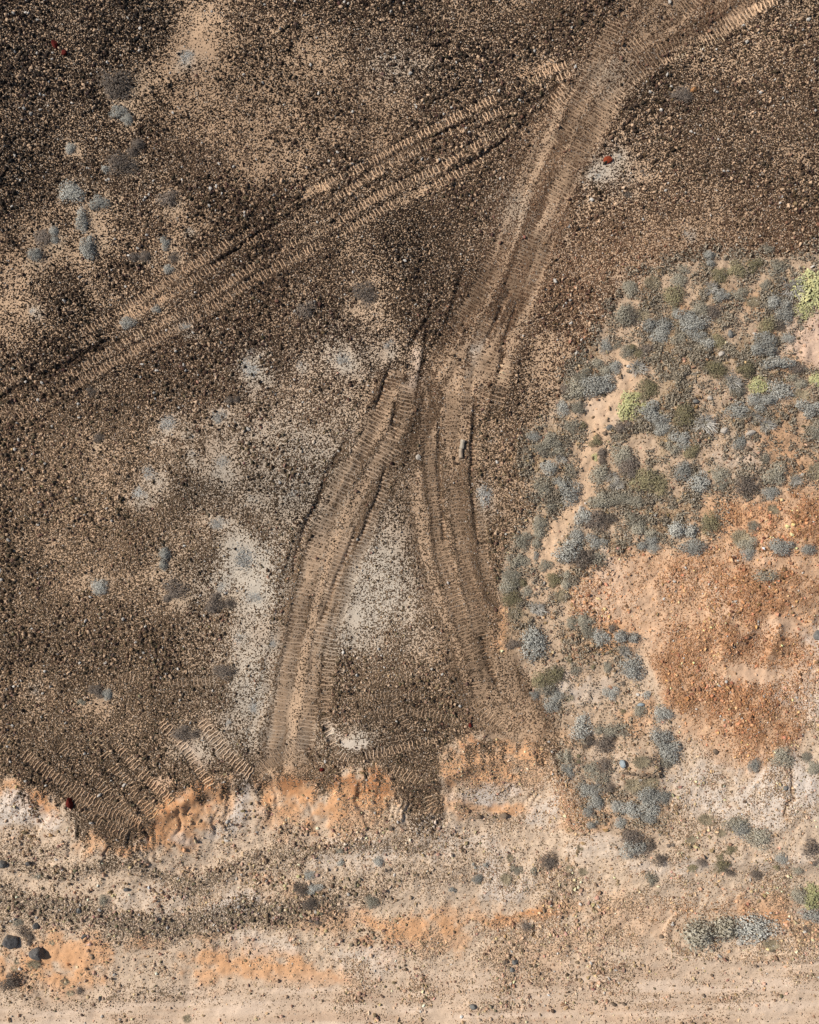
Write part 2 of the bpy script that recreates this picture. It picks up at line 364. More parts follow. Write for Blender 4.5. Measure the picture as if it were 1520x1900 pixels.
trk([(970, 320), (940, 420), (890, 530), (850, 600), (800, 660)], 16, 0.014, .35, .7, keep=0.6, seed=10)
trk([(905, 600), (880, 660), (865, 740), (855, 820)], 11, 0.016, .6, .5, keep=0.5, seed=11)
# left leg of the fork
trk([(735, 690), (715, 750), (690, 800), (650, 870), (610, 950), (580, 1030), (560, 1110), (545, 1190), (530, 1270), (515, 1350), (505, 1410)], 15, 0.024, .45, .62, keep=0.36, pitch=7.2, seed=12)
trk([(760, 720), (740, 790), (700, 870), (660, 960), (630, 1050), (610, 1130), (595, 1200), (580, 1280), (570, 1350), (560, 1420)], 15, 0.022, .55, .5, keep=0.4, pitch=7.2, seed=13)
trk([(740, 830), (715, 900), (690, 960), (665, 1030), (645, 1090), (625, 1160), (610, 1240), (605, 1320), (620, 1380), (600, 1420)], 11, 0.02, .55, .5, keep=0.45, pitch=7.0, seed=14)
trk([(640, 860), (600, 930), (555, 1010), (530, 1100), (510, 1200), (480, 1310), (460, 1400)], 11, 0.022, .4, .75, keep=0.52, pitch=7.2, seed=15)
# right leg of the fork
trk([(800, 700), (792, 780), (800, 860), (808, 940), (820, 1010), (835, 1080), (860, 1160), (880, 1220), (890, 1290)], 13, 0.018, .45, .72, keep=0.45, pitch=6.8, seed=16)
trk([(850, 680), (838, 760), (842, 850), (850, 940), (860, 1020), (875, 1100), (895, 1180), (910, 1260)], 13, 0.018, .45, .72, keep=0.45, pitch=6.8, seed=17)
trk([(900, 730), (885, 800), (882, 880), (892, 960), (900, 1040), (915, 1110)], 10, 0.016, .35, .8, keep=0.55, pitch=6.8, seed=18)
# turning scrapes near the scarp edge
trk([(300, 1340), (340, 1385), (372, 1430), (395, 1462)], 11, .036, .7, .45, keep=0.15, seed=19)
trk([(375, 1340), (410, 1385), (450, 1425), (470, 1440)], 13, .036, .7, .4, keep=0.12, seed=20)
trk([(215, 1380), (260, 1430), (300, 1470), (320, 1488)], 11, .036, .55, .5, keep=0.15, seed=21)
trk([(170, 1370), (215, 1430), (265, 1490), (290, 1520)], 13, 0.026, .1, .95, keep=0.4, seed=22)
trk([(40, 1395), (90, 1435), (150, 1475), (210, 1510), (265, 1530)], 13, 0.03, .45, .7, keep=0.2, seed=23)
trk([(0, 1370), (60, 1415), (120, 1465), (180, 1520), (235, 1550)], 11, 0.026, .05, 1, keep=0.4, seed=24)
trk([(110, 1380), (160, 1430), (210, 1480), (260, 1545)], 12, 0.026, .05, 1, keep=0.4, seed=25)
trk([(220, 1256), (290, 1264), (350, 1266), (410, 1262)], 9, 0.012, .3, .75, keep=0.5, seed=26)
trk([(480, 1430), (520, 1400), (560, 1375), (600, 1300)], 14, 0.022, .35, .7, keep=0.35, seed=27)
trk([(610, 1345), (645, 1330), (720, 1320), (800, 1325), (850, 1340)], 9, 0.01, .2, .9, keep=0.6, seed=28)
trk([(680, 1402), (720, 1394), (770, 1382), (815, 1378)], 9, 0.026, .7, .45, keep=0.3, seed=29)
trk([(640, 1292), (700, 1290), (760, 1290), (830, 1292)], 9, 0.01, .2, .9, keep=0.6, seed=30)
trk([(725, 1425), (755, 1440), (785, 1465), (800, 1500)], 12, 0.012, .15, 1, keep=0.5, seed=31)
trk([(600, 1330), (612, 1365), (632, 1400), (660, 1415)], 9, .03, .5, .6, keep=.4, seed=32)
trk([(730, 1300), (750, 1340), (770, 1370)], 9, 0.012, .3, .8, keep=0.5, seed=33)
trk([(880, 1300), (905, 1330), (930, 1350)], 10, 0.016, .2, .9, keep=0.6, seed=34)

soil0 = soil.copy()          # fresh soil turned up by the tracks
# broad worn brown surface of the road
worn = np.zeros(PX.shape, np.float32)
lane = np.full(PX.shape, .5, np.float32)
for pts, w in [([(1400, -60), (1250, 20), (1120, 140), (1045, 270), (985, 410), (935, 540), (880, 650), (820, 760), (815, 900), (840, 1050), (885, 1180), (915, 1290), (960, 1340)], 62),
               ([(745, 740), (690, 860), (620, 1000), (575, 1150), (545, 1300), (530, 1420)], 48)]:
    worn = np.maximum(worn, stroke(curve(pts, 8), w, 26, 0.5 * (SX + WX), 0.5 * (SY + WY)))
    dd, sg = stroke_dist(curve(pts, 8), reach=w + 60)
    q = fbm(np.clip(dd, 0, 200) * sg + 400, (PY - .6 * PX) * .07, 17, 41 + int(w), 3, .6)
    lane = np.where(dd < w + 30, q, lane)
upper = 1 - smooth(60, 230, PY) + .55 * smooth(760, 800, PX) * smooth(720, 900, PY)
soil = lerp(soil, BROWN, worn * .8 * (1 - 0.55 * np.clip(gw * 1.1, 0, 1)))
soil = lerp(soil, lin(190, 160, 131), worn * smooth(.52, .66, lane) * (.85 - .45 * np.clip(upper, 0, 1)))
soil = lerp(soil, lin(100, 79, 61), worn * smooth(.48, .62, 1 - lane) * .75)
cov *= 1 - worn * (0.30 + .38 * smooth(.44, .62, lane)) * (1 - .55 * np.clip(upper, 0, 1))
soil = lerp(soil, lin(178, 158, 136), Z_DARK * np.clip(blob(1130, 132, 40, 30) + blob(962, 392, 26, 40), 0, 1) * .8)
rutmap = .07 * worn * (lane - .5)
bandlight = np.zeros(PX.shape, np.float32)
ribmap = np.zeros(PX.shape, np.float32)
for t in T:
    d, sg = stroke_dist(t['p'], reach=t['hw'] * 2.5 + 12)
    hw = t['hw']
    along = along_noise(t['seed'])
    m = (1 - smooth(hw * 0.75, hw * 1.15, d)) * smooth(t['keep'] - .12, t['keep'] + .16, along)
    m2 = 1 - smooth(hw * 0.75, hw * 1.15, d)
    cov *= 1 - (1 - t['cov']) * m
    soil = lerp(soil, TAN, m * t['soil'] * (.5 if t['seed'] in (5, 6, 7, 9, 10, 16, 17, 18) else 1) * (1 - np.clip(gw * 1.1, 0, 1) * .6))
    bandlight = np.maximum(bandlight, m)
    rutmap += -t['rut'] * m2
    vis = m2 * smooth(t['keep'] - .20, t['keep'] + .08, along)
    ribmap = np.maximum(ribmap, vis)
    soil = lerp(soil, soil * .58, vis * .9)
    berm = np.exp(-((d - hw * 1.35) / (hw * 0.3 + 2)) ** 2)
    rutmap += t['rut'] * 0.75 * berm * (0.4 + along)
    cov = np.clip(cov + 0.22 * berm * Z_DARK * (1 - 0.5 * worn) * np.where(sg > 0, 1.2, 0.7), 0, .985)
# bare bright scrapes left by the tracks
for pts, w, c, k in [([(770, 650), (772, 690), (766, 715)], 13, lin(205, 180, 158), .95), ([(885, 625), (878, 665), (872, 695)], 11, lin(186, 172, 156), .8),
                     ([(915, 600), (905, 650), (898, 690)], 9, TAN * 1.1, .8), ([(948, 625), (940, 665), (932, 700)], 10, lin(206, 172, 140), .9),
                     ([(600, 1340), (625, 1370), (660, 1388), (680, 1380)], 11, lin(208, 192, 174), .95), ([(560, 366), (590, 352), (606, 342)], 10, lin(203, 168, 135), .9),
                     ([(225, 590), (260, 574), (295, 556), (320, 540)], 8, lin(203, 168, 135), .9), ([(745, 365), (780, 352), (800, 343)], 8, lin(203, 168, 135), .8),
                     ([(345, 1375), (365, 1400), (385, 1420)], 12, lin(205, 180, 158), .8), ([(290, 1440), (305, 1456)], 8, lin(205, 175, 148), .9),
                     ([(1340, 30), (1380, 15), (1400, 8)], 6, lin(195, 160, 130), .8), ([(970, 150), (1000, 138), (1040, 118)], 9, lin(196, 158, 124), .8)]:
    m = stroke(pts, w * .8, w * .95, .3 * SX + .7 * WX, .3 * SY + .7 * WY) * k * np.clip(.55 + 1.2 * n_rag, 0, 1)
    soil = lerp(soil, c, m)
    cov *= 1 - 0.85 * m
# dark cut furrows along the ruts
furrow = np.zeros(PX.shape, np.float32)
for pts, w in [([(800, 560), (790, 640), (782, 700), (772, 750)], 4), ([(900, 640), (922, 590), (945, 540)], 3), ([(925, 690), (940, 620), (960, 560)], 3), ([(703, 760), (712, 720), (722, 690)], 4),
               ([(735, 750), (732, 790), (736, 810)], 4), ([(815, 790), (815, 900), (825, 1000)], 3), ([(880, 740), (876, 820), (878, 920), (885, 1000)], 3.5), ([(640, 820), (600, 900), (560, 1000), (545, 1060)], 3.5),
               ([(660, 980), (630, 1060), (600, 1150)], 3.5), ([(720, 870), (690, 950), (660, 1010)], 3), ([(895, 1180), (905, 1230), (918, 1265)], 5), ([(960, 200), (1000, 182), (1040, 160)], 5),
               ([(860, 310), (930, 265), (985, 225)], 4), ([(0, 738), (100, 690), (200, 640)], 7), ([(400, 490), (500, 420), (600, 360)], 4), ([(820, 560), (790, 600), (760, 640)], 4),
               ([(860, 500), (845, 560), (830, 600)], 5), ([(1000, 205), (1020, 190), (1040, 170)], 4), ([(570, 1385), (585, 1415)], 5), ([(690, 310), (780, 265), (860, 230)], 3)]:
    m = stroke(curve(pts, 6), w, w * .7)
    furrow = np.maximum(furrow, m)
cov = np.clip(cov + 0.5 * furrow * Z_DARK, 0, .985)
soil = lerp(soil, lin(110, 84, 63), furrow * .5)

# ---- lower slope below the scarp
low = (1 - Z_DARK)
for x, y, rx, ry, k in [(20, 1455, 50, 24, .9), (60, 1480, 40, 20, .9), (75, 1500, 24, 26, .95), (300, 1500, 40, 50, 1), (370, 1480, 50, 40, 1), (330, 1540, 60, 26, .9), (230, 1580, 60, 16, .9), (420, 1490, 30, 40, .5),
                        (560, 1475, 70, 40, 1), (680, 1475, 60, 45, 1), (640, 1520, 90, 24, .6), (520, 1520, 60, 30, .6), (860, 1410, 40, 40, .9), (920, 1420, 60, 30, .8), (850, 1495, 50, 20, .6), (930, 1500, 50, 12, .9),
                        (180, 1545, 40, 24, .8), (970, 1440, 40, 50, .5), (940, 1395, 80, 20, .5), (610, 1700, 90, 20, .5), (780, 1720, 90, 24, .9), (860, 1700, 80, 20, .6), (960, 1705, 60, 12, .9), (800, 1750, 80, 30, .6),
                        (430, 1800, 90, 30, .9), (580, 1800, 70, 24, .85), (130, 1770, 110, 34, .85), (60, 1810, 80, 40, .8), (110, 1830, 80, 24, .6), (470, 1770, 70, 16, .6), (640, 1810, 40, 18, .8), (250, 1750, 50, 20, .5),
                        (380, 1735, 40, 10, .5), (1080, 1530, 40, 20, .5), (1060, 1690, 60, 16, .5), (1420, 1690, 60, 26, .6), (540, 1655, 60, 14, .4), (1070, 1880, 90, 14, .5), (1000, 1360, 60, 30, .5), (1490, 1720, 30, 20, .6),
                        (1000, 1770, 90, 30, .3), (150, 1440, 500, 20, .3), (1150, 1180, 50, 30, .9), (1190, 1330, 40, 26, .6), (920, 1170, 16, 40, .9), (1170, 1700, 90, 60, .25)]:
    soil = lerp(soil, ORANGE, k * rag(blob(x, y, rx * 1.1, ry * 1.1)) * np.clip(low + .15, 0, 1))
for x, y, rx, ry, k in [(290, 1490, 20, 30, .8), (330, 1470, 30, 20, .6), (545, 1460, 30, 26, .8), (680, 1455, 30, 26, .7), (70, 1490, 14, 24, .8), (240, 1572, 40, 10, .7), (870, 1390, 40, 16, .6), (600, 1450, 70, 10, .8), (380, 1465, 40, 12, .8),
                        (960, 1702, 50, 5, .8), (615, 1812, 6, 16, .9), (635, 1806, 18, 4, .8), (680, 1740, 20, 8, .7), (300, 1520, 16, 30, .6), (1430, 1700, 40, 14, .5), (1450, 1290, 60, 50, .3), (700, 1445, 20, 16, .7)]:
    soil = lerp(soil, DEEPO, k * rag(blob(x, y, rx, ry)) * np.clip(low + .1, 0, 1) * (0.6 + 0.8 * n_fine))
for x, y, rx, ry, k in [(20, 1495, 36, 40, 1), (60, 1530, 40, 20, .8), (447, 1485, 18, 40, .9), (400, 1545, 60, 22, .7), (450, 1530, 26, 30, .6), (650, 1560, 60, 14, .6), (780, 1535, 60, 10, .6), (920, 1475, 60, 20, .85),
                        (880, 1480, 40, 14, .7), (1010, 1500, 26, 34, .7), (700, 1590, 60, 12, .6), (860, 1570, 90, 20, .5), (940, 1645, 40, 30, .6), (400, 1695, 80, 16, .7), (460, 1680, 50, 16, .5), (290, 1665, 80, 16, .3), (470, 1750, 60, 20, .5),
                        (690, 1770, 60, 26, .6), (1130, 1440, 60, 60, .2), (1420, 1470, 90, 60, .85), (1470, 1440, 40, 40, .7), (1300, 1460, 60, 40, .5), (1480, 1290, 70, 50, .8), (1510, 1180, 30, 40, .8), (1340, 1280, 40, 20, .3),
                        (1490, 1420, 40, 50, .4), (1040, 1260, 40, 30, .4), (1090, 1280, 60, 40, .4), (1130, 1060, 40, 40, .5), (1100, 1105, 60, 40, .3), (1460, 1590, 60, 20, .4), (1260, 1600, 80, 16, .5), (1110, 1570, 70, 20, .45),
                        (1500, 630, 40, 50, .8), (1390, 850, 50, 50, .4), (380, 1850, 90, 16, .4), (1300, 600, 1, 1, 0), (620, 1600, 60, 14, .4), (950, 1620, 40, 30, .3), (1150, 700, 20, 30, .5), (1110, 770, 30, 30, .5)]:
    soil = lerp(soil, WHITE, k * .8 * rag(blob(x, y, rx, ry)) * np.clip(low + .1, 0, 1))
# rust mounds, pale flats between them
rustm = np.zeros(PX.shape, np.float32)
for x, y, rx, ry, k in [(1400, 1110, 70, 70, .9), (1370, 1080, 40, 40, .7), (1470, 1100, 50, 40, .8), (1500, 960, 60, 60, .95), (1380, 1200, 60, 60, .8), (1300, 1190, 80, 50, .5), (1270, 1250, 60, 50, .7), (1260, 1300, 50, 40, .8),
                        (1400, 1320, 60, 60, .9), (1440, 1370, 50, 40, .8), (1330, 1310, 60, 40, .8), (1370, 1370, 60, 40, .6), (1470, 1220, 50, 40, .5), (1260, 1060, 70, 30, .4), (1370, 960, 60, 26, .6), (1240, 1190, 30, 40, .5)]:
    soil = lerp(soil, lin(176, 132, 97), k * rag(blob(x, y, rx, ry)) * .8)
    rustm = np.maximum(rustm, k * rag(blob(x, y, rx, ry)))
for x, y, rx, ry, k in [(1440, 1165, 40, 18, 1), (1400, 1180, 34, 12, .8), (1330, 1120, 34, 40, .8), (1300, 1090, 40, 20, .8), (1400, 1255, 80, 16, 1), (1460, 1270, 60, 20, .8), (1280, 1075, 40, 16, .5), (1420, 1040, 50, 16, .8), (1200, 1190, 30, 40, .7),
                        (1340, 1390, 40, 20, .6), (1140, 1090, 60, 40, .8), (1230, 1110, 50, 50, .4), (1400, 1230, 12, 26, .6)]:
    soil = lerp(soil, lin(208, 174, 144), k * rag(blob(x, y, rx * 1.1, ry * 1.1)) * .9)
# scrub floor: leaf litter tone, sandy runnels
litter = np.clip(Z_SCRUB * (smooth(.42, .62, n_mid) * .8) * np.clip(1 - blob(1500, 640, 60, 60) * 1.5 - blob(1150, 700, 40, 60) - blob(1110, 770, 50, 40) - blob(1090, 870, 24, 90), 0, 1), 0, 1) * smooth(560, 640, PY + 0.5 * (PX - 1150))
litter *= 1 - smooth(1120, 1200, PY) * .7
soil = lerp(soil, OLIVE, litter * .75)
for pts, w in [([(1150, 660), (1160, 700), (1110, 780), (1090, 850), (1080, 920), (1050, 960), (1010, 1030), (1010, 1080)], 20)]:
    soil = lerp(soil, lin(209, 176, 144), stroke(curve(pts, 6), w, w, WX, WY) * .85)
bare = np.clip(stroke(curve([(1152, 655), (1162, 700), (1140, 735), (1108, 780), (1095, 830), (1092, 870), (1082, 920), (1060, 955), (1020, 1020), (1012, 1070)], 6), 17, 12, .5 * (WX + SX), .5 * (WY + SY)) + 1.6 * blob(1520, 640, 46, 58) + blob(1110, 770, 30, 26), 0, 1)
soil = lerp(soil, lin(208, 178, 154), np.clip(1.6 * blob(1520, 640, 46, 58), 0, 1))
soil = lerp(soil, ORANGE, np.clip(blob(1470, 690, 24, 20) + blob(1400, 560, 40, 24) * .7 + blob(1270, 585, 16, 26) * .8 + blob(1440, 810, 50, 50) * .8 + blob(1480, 870, 40, 40) * .7 + blob(1290, 825, 12, 10) + blob(1340, 960, 60, 40) * .8, 0, 1) * .8)

# smooth haul road at the bottom edge, streaked along its length
road = smooth(1770, 1850, PY + 0.06 * (PX - 760) + 20 * (n_mid - .5))
streak = fbm(PX * 0.10, PY + 0.02 * PX, 11, 61, 3)
soil = lerp(soil, lin(204, 178, 153), road * .8)
soil = lerp(soil, lin(188, 158, 132), road * smooth(.52, .72, streak) * .6)
soil = lerp(soil, lin(222, 198, 176), road * smooth(.52, .72, 1 - streak) * .5)

# dark gravel trickling over the scarp edge in fingers
ex0 = np.array([-500, -40, 20, 90, 160, 210, 245, 280, 300, 380, 440, 600, 700, 745, 775, 805, 826, 830, 900, 1000, 1040], float)
ey0 = np.array([1400, 1420, 1442, 1478, 1530, 1574, 1574, 1548, 1492, 1456, 1440, 1445, 1420, 1482, 1518, 1516, 1486, 1405, 1376, 1396, 1410], float)
de = PY - np.interp(SX, ex0, ey0)
fing = fbm(SX, PY * .16, 13, 88, 3, .6)
spill = smooth(.46, .62, fing + .07 - np.clip(de, -8, 90) * .0042) * smooth(-14, -2, de) * (1 - smooth(20, 62, de)) * (PX < 1040)
cov = np.clip(np.maximum(cov, spill * .8), 0, .985)
Z_DARK = np.maximum(Z_DARK, spill * .9)
low = 1 - Z_DARK

# ---- gravel on the lower ground: share of stones, 0..1
gcov = low * (0.16 + 0.40 * smooth(.48, .70, n_mid) + .25 * smooth(.5, .7, n_fine))
bands = np.zeros(PX.shape, np.float32)
for pts, w, k in [([(-40, 1650), (60, 1680), (150, 1690), (230, 1710), (320, 1715), (420, 1705), (520, 1690), (620, 1680)], 26, .95), ([(-40, 1690), (60, 1705), (150, 1725), (250, 1738), (330, 1735)], 20, .6),
                  ([(-40, 1600), (60, 1605), (130, 1615), (230, 1610), (290, 1630), (350, 1640), (430, 1620), (500, 1590), (560, 1580), (680, 1570), (780, 1570)], 14, .75),
                  ([(330, 1650), (390, 1640), (450, 1615), (520, 1590), (545, 1570)], 16, .7), ([(520, 1660), (620, 1650), (760, 1620), (860, 1620), (960, 1640)], 26, .5),
                  ([(560, 1690), (640, 1665), (720, 1650)], 20, .6), ([(150, 1670), (200, 1700), (290, 1700)], 10, .7), ([(700, 1560), (780, 1550), (860, 1560)], 12, .5), ([(850, 1500), (900, 1520), (945, 1505)], 8, .8),
                  ([(1000, 1395), (1040, 1450), (1060, 1500), (1080, 1540)], 20, .85), ([(820, 1590), (900, 1600), (1000, 1640)], 34, .4), ([(900, 1720), (1000, 1725), (1100, 1750), (1180, 1760)], 26, .5),
                  ([(1280, 1690), (1240, 1740), (1300, 1770), (1400, 1785), (1510, 1770)], 7, .85), ([(0, 1840), (40, 1850), (90, 1880), (200, 1860), (330, 1850)], 16, .5), ([(1180, 1660), (1260, 1680), (1340, 1690)], 18, .5),
                  ([(900, 1780), (970, 1790), (1010, 1810)], 26, .5), ([(1360, 1530), (1440, 1540), (1475, 1500), (1500, 1480)], 12, .5), ([(0, 1570), (50, 1580), (120, 1575)], 14, .5)]:
    bands = np.maximum(bands, k * stroke(curve(pts, 6), w, w * .7, 0.6 * WX + .4 * PX, 0.6 * WY + .4 * PY))
gcov = np.maximum(gcov, bands * low * (.5 + n_fine))
gcov = np.maximum(gcov, Z_RUST * (.10 + .22 * smooth(.42, .62, n_mid) + .5 * rustm) * low)
gcov *= 1 - 0.8 * bare
for x, y, rx, ry, k in [(1440, 1165, 40, 18, 1), (1400, 1255, 90, 18, 1), (1420, 1040, 50, 16, .8), (1190, 1190, 30, 50, .8), (1500, 1550, 40, 60, .5), (120, 1780, 110, 50, .85), (430, 1800, 80, 24, .8), (580, 1805, 60, 20, .8),
                        (940, 1500, 50, 12, .8), (780, 1725, 70, 18, .7), (1100, 1570, 90, 16, .7), (1270, 1600, 80, 14, .7), (1230, 1720, 30, 30, .7), (560, 1480, 100, 40, .7), (340, 1500, 80, 50, .6), (1110, 770, 40, 40, .8), (1155, 700, 30, 40, .9),
                        (1150, 1760, 60, 14, .7), (1340, 1790, 90, 10, .8), (1490, 1790, 40, 10, .8), (1500, 1440, 40, 60, .5), (1100, 1280, 80, 40, .6)]:
    gcov *= 1 - k * blob(x, y, rx, ry)
gcov *= 1 - road * smooth(.4, .8, 1 - streak) * .7
gcov *= 1 - 0.55 * smooth(1840, 1885, PY)
gcov = np.clip(gcov, 0, .95)
# stone colours
stone = np.zeros(PX.shape + (3,), np.float32) + lin(162, 136, 110)
stone = lerp(stone, lin(176, 132, 97), np.clip(Z_RUST * .9 + blob(1060, 1480, 60, 60) * .6 + blob(1320, 1690, 120, 40) * .6 + blob(960, 1710, 90, 20) * .5, 0, 1))
stone = lerp(stone, lin(122, 106, 88), np.clip(bands * smooth(1545, 1580, PY) * (1 - smooth(700, 1000, PX)), 0, 1) * .9)
stone = lerp(stone, lin(120, 96, 72), np.clip(Z_SCRUB * .6, 0, 1))
DSTONE = lin(68, 53, 41)
stone = lerp(stone, DSTONE, Z_DARK)
stone = lerp(stone, lin(100, 76, 58), Z_DARK * np.clip(worn * .7 + smooth(900, 1100, PX) * smooth(300, 520, PY), 0, 1) * .85)
stone = lerp(stone, lin(106, 87, 68), Z_DARK * smooth(640, 900, PY) * .75)
stone = lerp(stone, lin(42, 33, 27), Z_DARK * np.clip(blob(20, 160, 230, 330) + blob(880, 120, 120, 70) * .8 + blob(760, 470, 90, 90) * .7 + blob(180, 20, 200, 90) + blob(660, 10, 160, 60) * .6 + blob(150, 1470, 220, 90) * .5, 0, 1) * .85)  # darkest gravel; its upper-left tone also carries painted-in lens vignetting
stone = lerp(stone, lin(150, 105, 72), np.clip(rustm, 0, 1) * Z_RUST * .7)
cloud = fbm(PX, PY, 150, 51, 5, .6)
stone *= (1 + Z_DARK * ((cloud - .5) * 1.5 + (n_mid - .5) * .5))[..., None]
soil *= (1 + Z_DARK * (cloud - .5) * .5)[..., None]
COVER = np.clip(cov + gcov, 0, .985)
soil = soil * (0.90 + 0.2 * n_fine[..., None]) * (0.93 + 0.14 * n_grit[..., None])

# ---- relief in metres
edge_pts = [(-500, 1400), (-40, 1420), (20, 1442), (90, 1478), (160, 1530), (210, 1574), (245, 1574), (280, 1548), (300, 1492), (380, 1456), (440, 1440), (600, 1445), (700, 1420), (745, 1482), (775, 1518), (805, 1516),
            (826, 1486), (830, 1405), (900, 1376), (1000, 1400), (1050, 1470), (1110, 1560), (1250, 1600), (1520, 1600), (2000, 1600)]
ex = np.array([p[0] for p in edge_pts], float)
ey = np.array([p[1] for p in edge_pts], float)
YE = np.interp(SX, ex, ey).astype(np.float32)
for _ in range(3):
    cs = np.cumsum(np.pad(YE.astype(np.float64), ((0, 0), (36, 35)), mode='edge'), 1)
    YE = (cs[:, 70:] - cs[:, :-70]) / 70
    YE = YE[:, :NX]
ds = PY - YE
H = -.40 * smooth(-4, 26, ds) - .75 * smooth(8, 130, ds) - .35 * smooth(130, 330, ds)
rill = fbm(WX + .4 * (WX - PX), PY * .16, 26, 71, 4, .65)
H += -.15 * smooth(.5, .72, rill) * smooth(-4, 18, ds) * (1 - smooth(60, 110, ds)) * (PX < 1050)
H += (n_big - .5) * .5 + (n_mid - .5) * .14
H += (n_fine - .5) * .035 * (1 - .6 * road) * (1 - .5 * worn)
H += low * (n_rag * .10 + (fbm(PX, PY, 11, 77, 3) - .5) * .10) * (1 - .75 * road)
H += rutmap - .09 * furrow
H += bands * .10 * low
for x, y, rx, ry, k in [(1400, 1110, 60, 60, .35), (1475, 1110, 45, 40, .3), (1290, 1180, 80, 40, .2), (1345, 1205, 26, 50, .25), (1430, 1200, 14, 50, .25), (1400, 1325, 70, 55, .35), (1370, 1180, 20, 20, .15), (1270, 1290, 60, 50, .25), (1500, 960, 60, 60, .3),
                        (1420, 1480, 80, 50, .15), (1190, 1405, 40, 26, .30), (1390, 850, 60, 60, .2), (1300, 720, 120, 100, .3), (30, 1500, 60, 40, .15)]:
    H += k * blob(x, y, rx, ry)
# small undercut bank and a drying crack
H += .22 * (1 - smooth(-3, 2, PY - (1436 + .10 * (PX - 1155)) - 2 * (n_fine - .5))) * smooth(1150, 1158, PX) * (1 - smooth(1222, 1230, PX)) * smooth(1395, 1430, PY)
crack = stroke([(1467, 1412), (1470, 1440), (1470, 1470), (1475, 1482), (1462, 1492), (1455, 1515)], 1.7, 1.2, PX + 3 * (n_fine - .5), PY)
crack = np.maximum(crack, stroke([(992, 1716), (990, 1722), (994, 1728), (990, 1736)], 2, 1.2, PX, PY))
H -= .14 * crack
soil = lerp(soil, lin(96, 70, 50), crack * .6)
H += road * (streak - .5) * .05
gain = 1.0
H = H.astype(np.float32)


def sample(A, x, y):
    fx = np.clip((x - MX0) / CELL, 0, NX - 1.001)
    fy = np.clip((y - MY0) / CELL, 0, NY - 1.001)
    i = fx.astype(np.int64)
    j = fy.astype(np.int64)
    u = (fx - i).astype(np.float32)
    v = (fy - j).astype(np.float32)
    if A.ndim == 3:
        u = u[..., None]
        v = v[..., None]
    return (A[j, i] * (1 - u) + A[j, i + 1] * u) * (1 - v) + (A[j + 1, i] * (1 - u) + A[j + 1, i + 1] * u) * v


def p2w(px, py):
    """Survey grid position -> point on the terrain."""
    px = np.asarray(px, float)
    py = np.asarray(py, float)
    h = sample(H, px, py)
    k = S * (HC - h) / HC
    return (px - 760) * k, (950 - py) * k, h


# ------------------------------------------------------------------ materials
def new_mat(name):
    m = bpy.data.materials.new(name)
    m.use_nodes = True
    nt = m.node_tree
    nt.nodes.clear()
    out = nt.nodes.new('ShaderNodeOutputMaterial')
    b = nt.nodes.new('ShaderNodeBsdfPrincipled')
    b.inputs['Roughness'].default_value = .95
    b.inputs['Specular IOR Level'].default_value = .12
    nt.links.new(b.outputs[0], out.inputs[0])
    return m, nt, b


def attr(nt, name):
    a = nt.nodes.new('ShaderNodeAttribute')
    a.attribute_name = name
    return a


def math_n(nt, op, a, b=None, clamp=False):
    n = nt.nodes.new('ShaderNodeMath')
    n.operation = op
    n.use_clamp = clamp
    for i, v in enumerate((a, b)):
        if v is None:
            continue
        if isinstance(v, (int, float)):
            n.inputs[i].default_value = v
        else:
            nt.links.new(v, n.inputs[i])
    return n.outputs[0]


def mixc(nt, fac, a, b, mode='MIX'):
    n = nt.nodes.new('ShaderNodeMix')
    n.data_type = 'RGBA'
    n.blend_type = mode
    for sock, v in ((n.inputs[0], fac), (n.inputs[6], a), (n.inputs[7], b)):
        if isinstance(v, (int, float)):
            sock.default_value = v
        elif isinstance(v, tuple):
            sock.default_value = v
        else:
            nt.links.new(v, sock)
    return n.outputs[2]


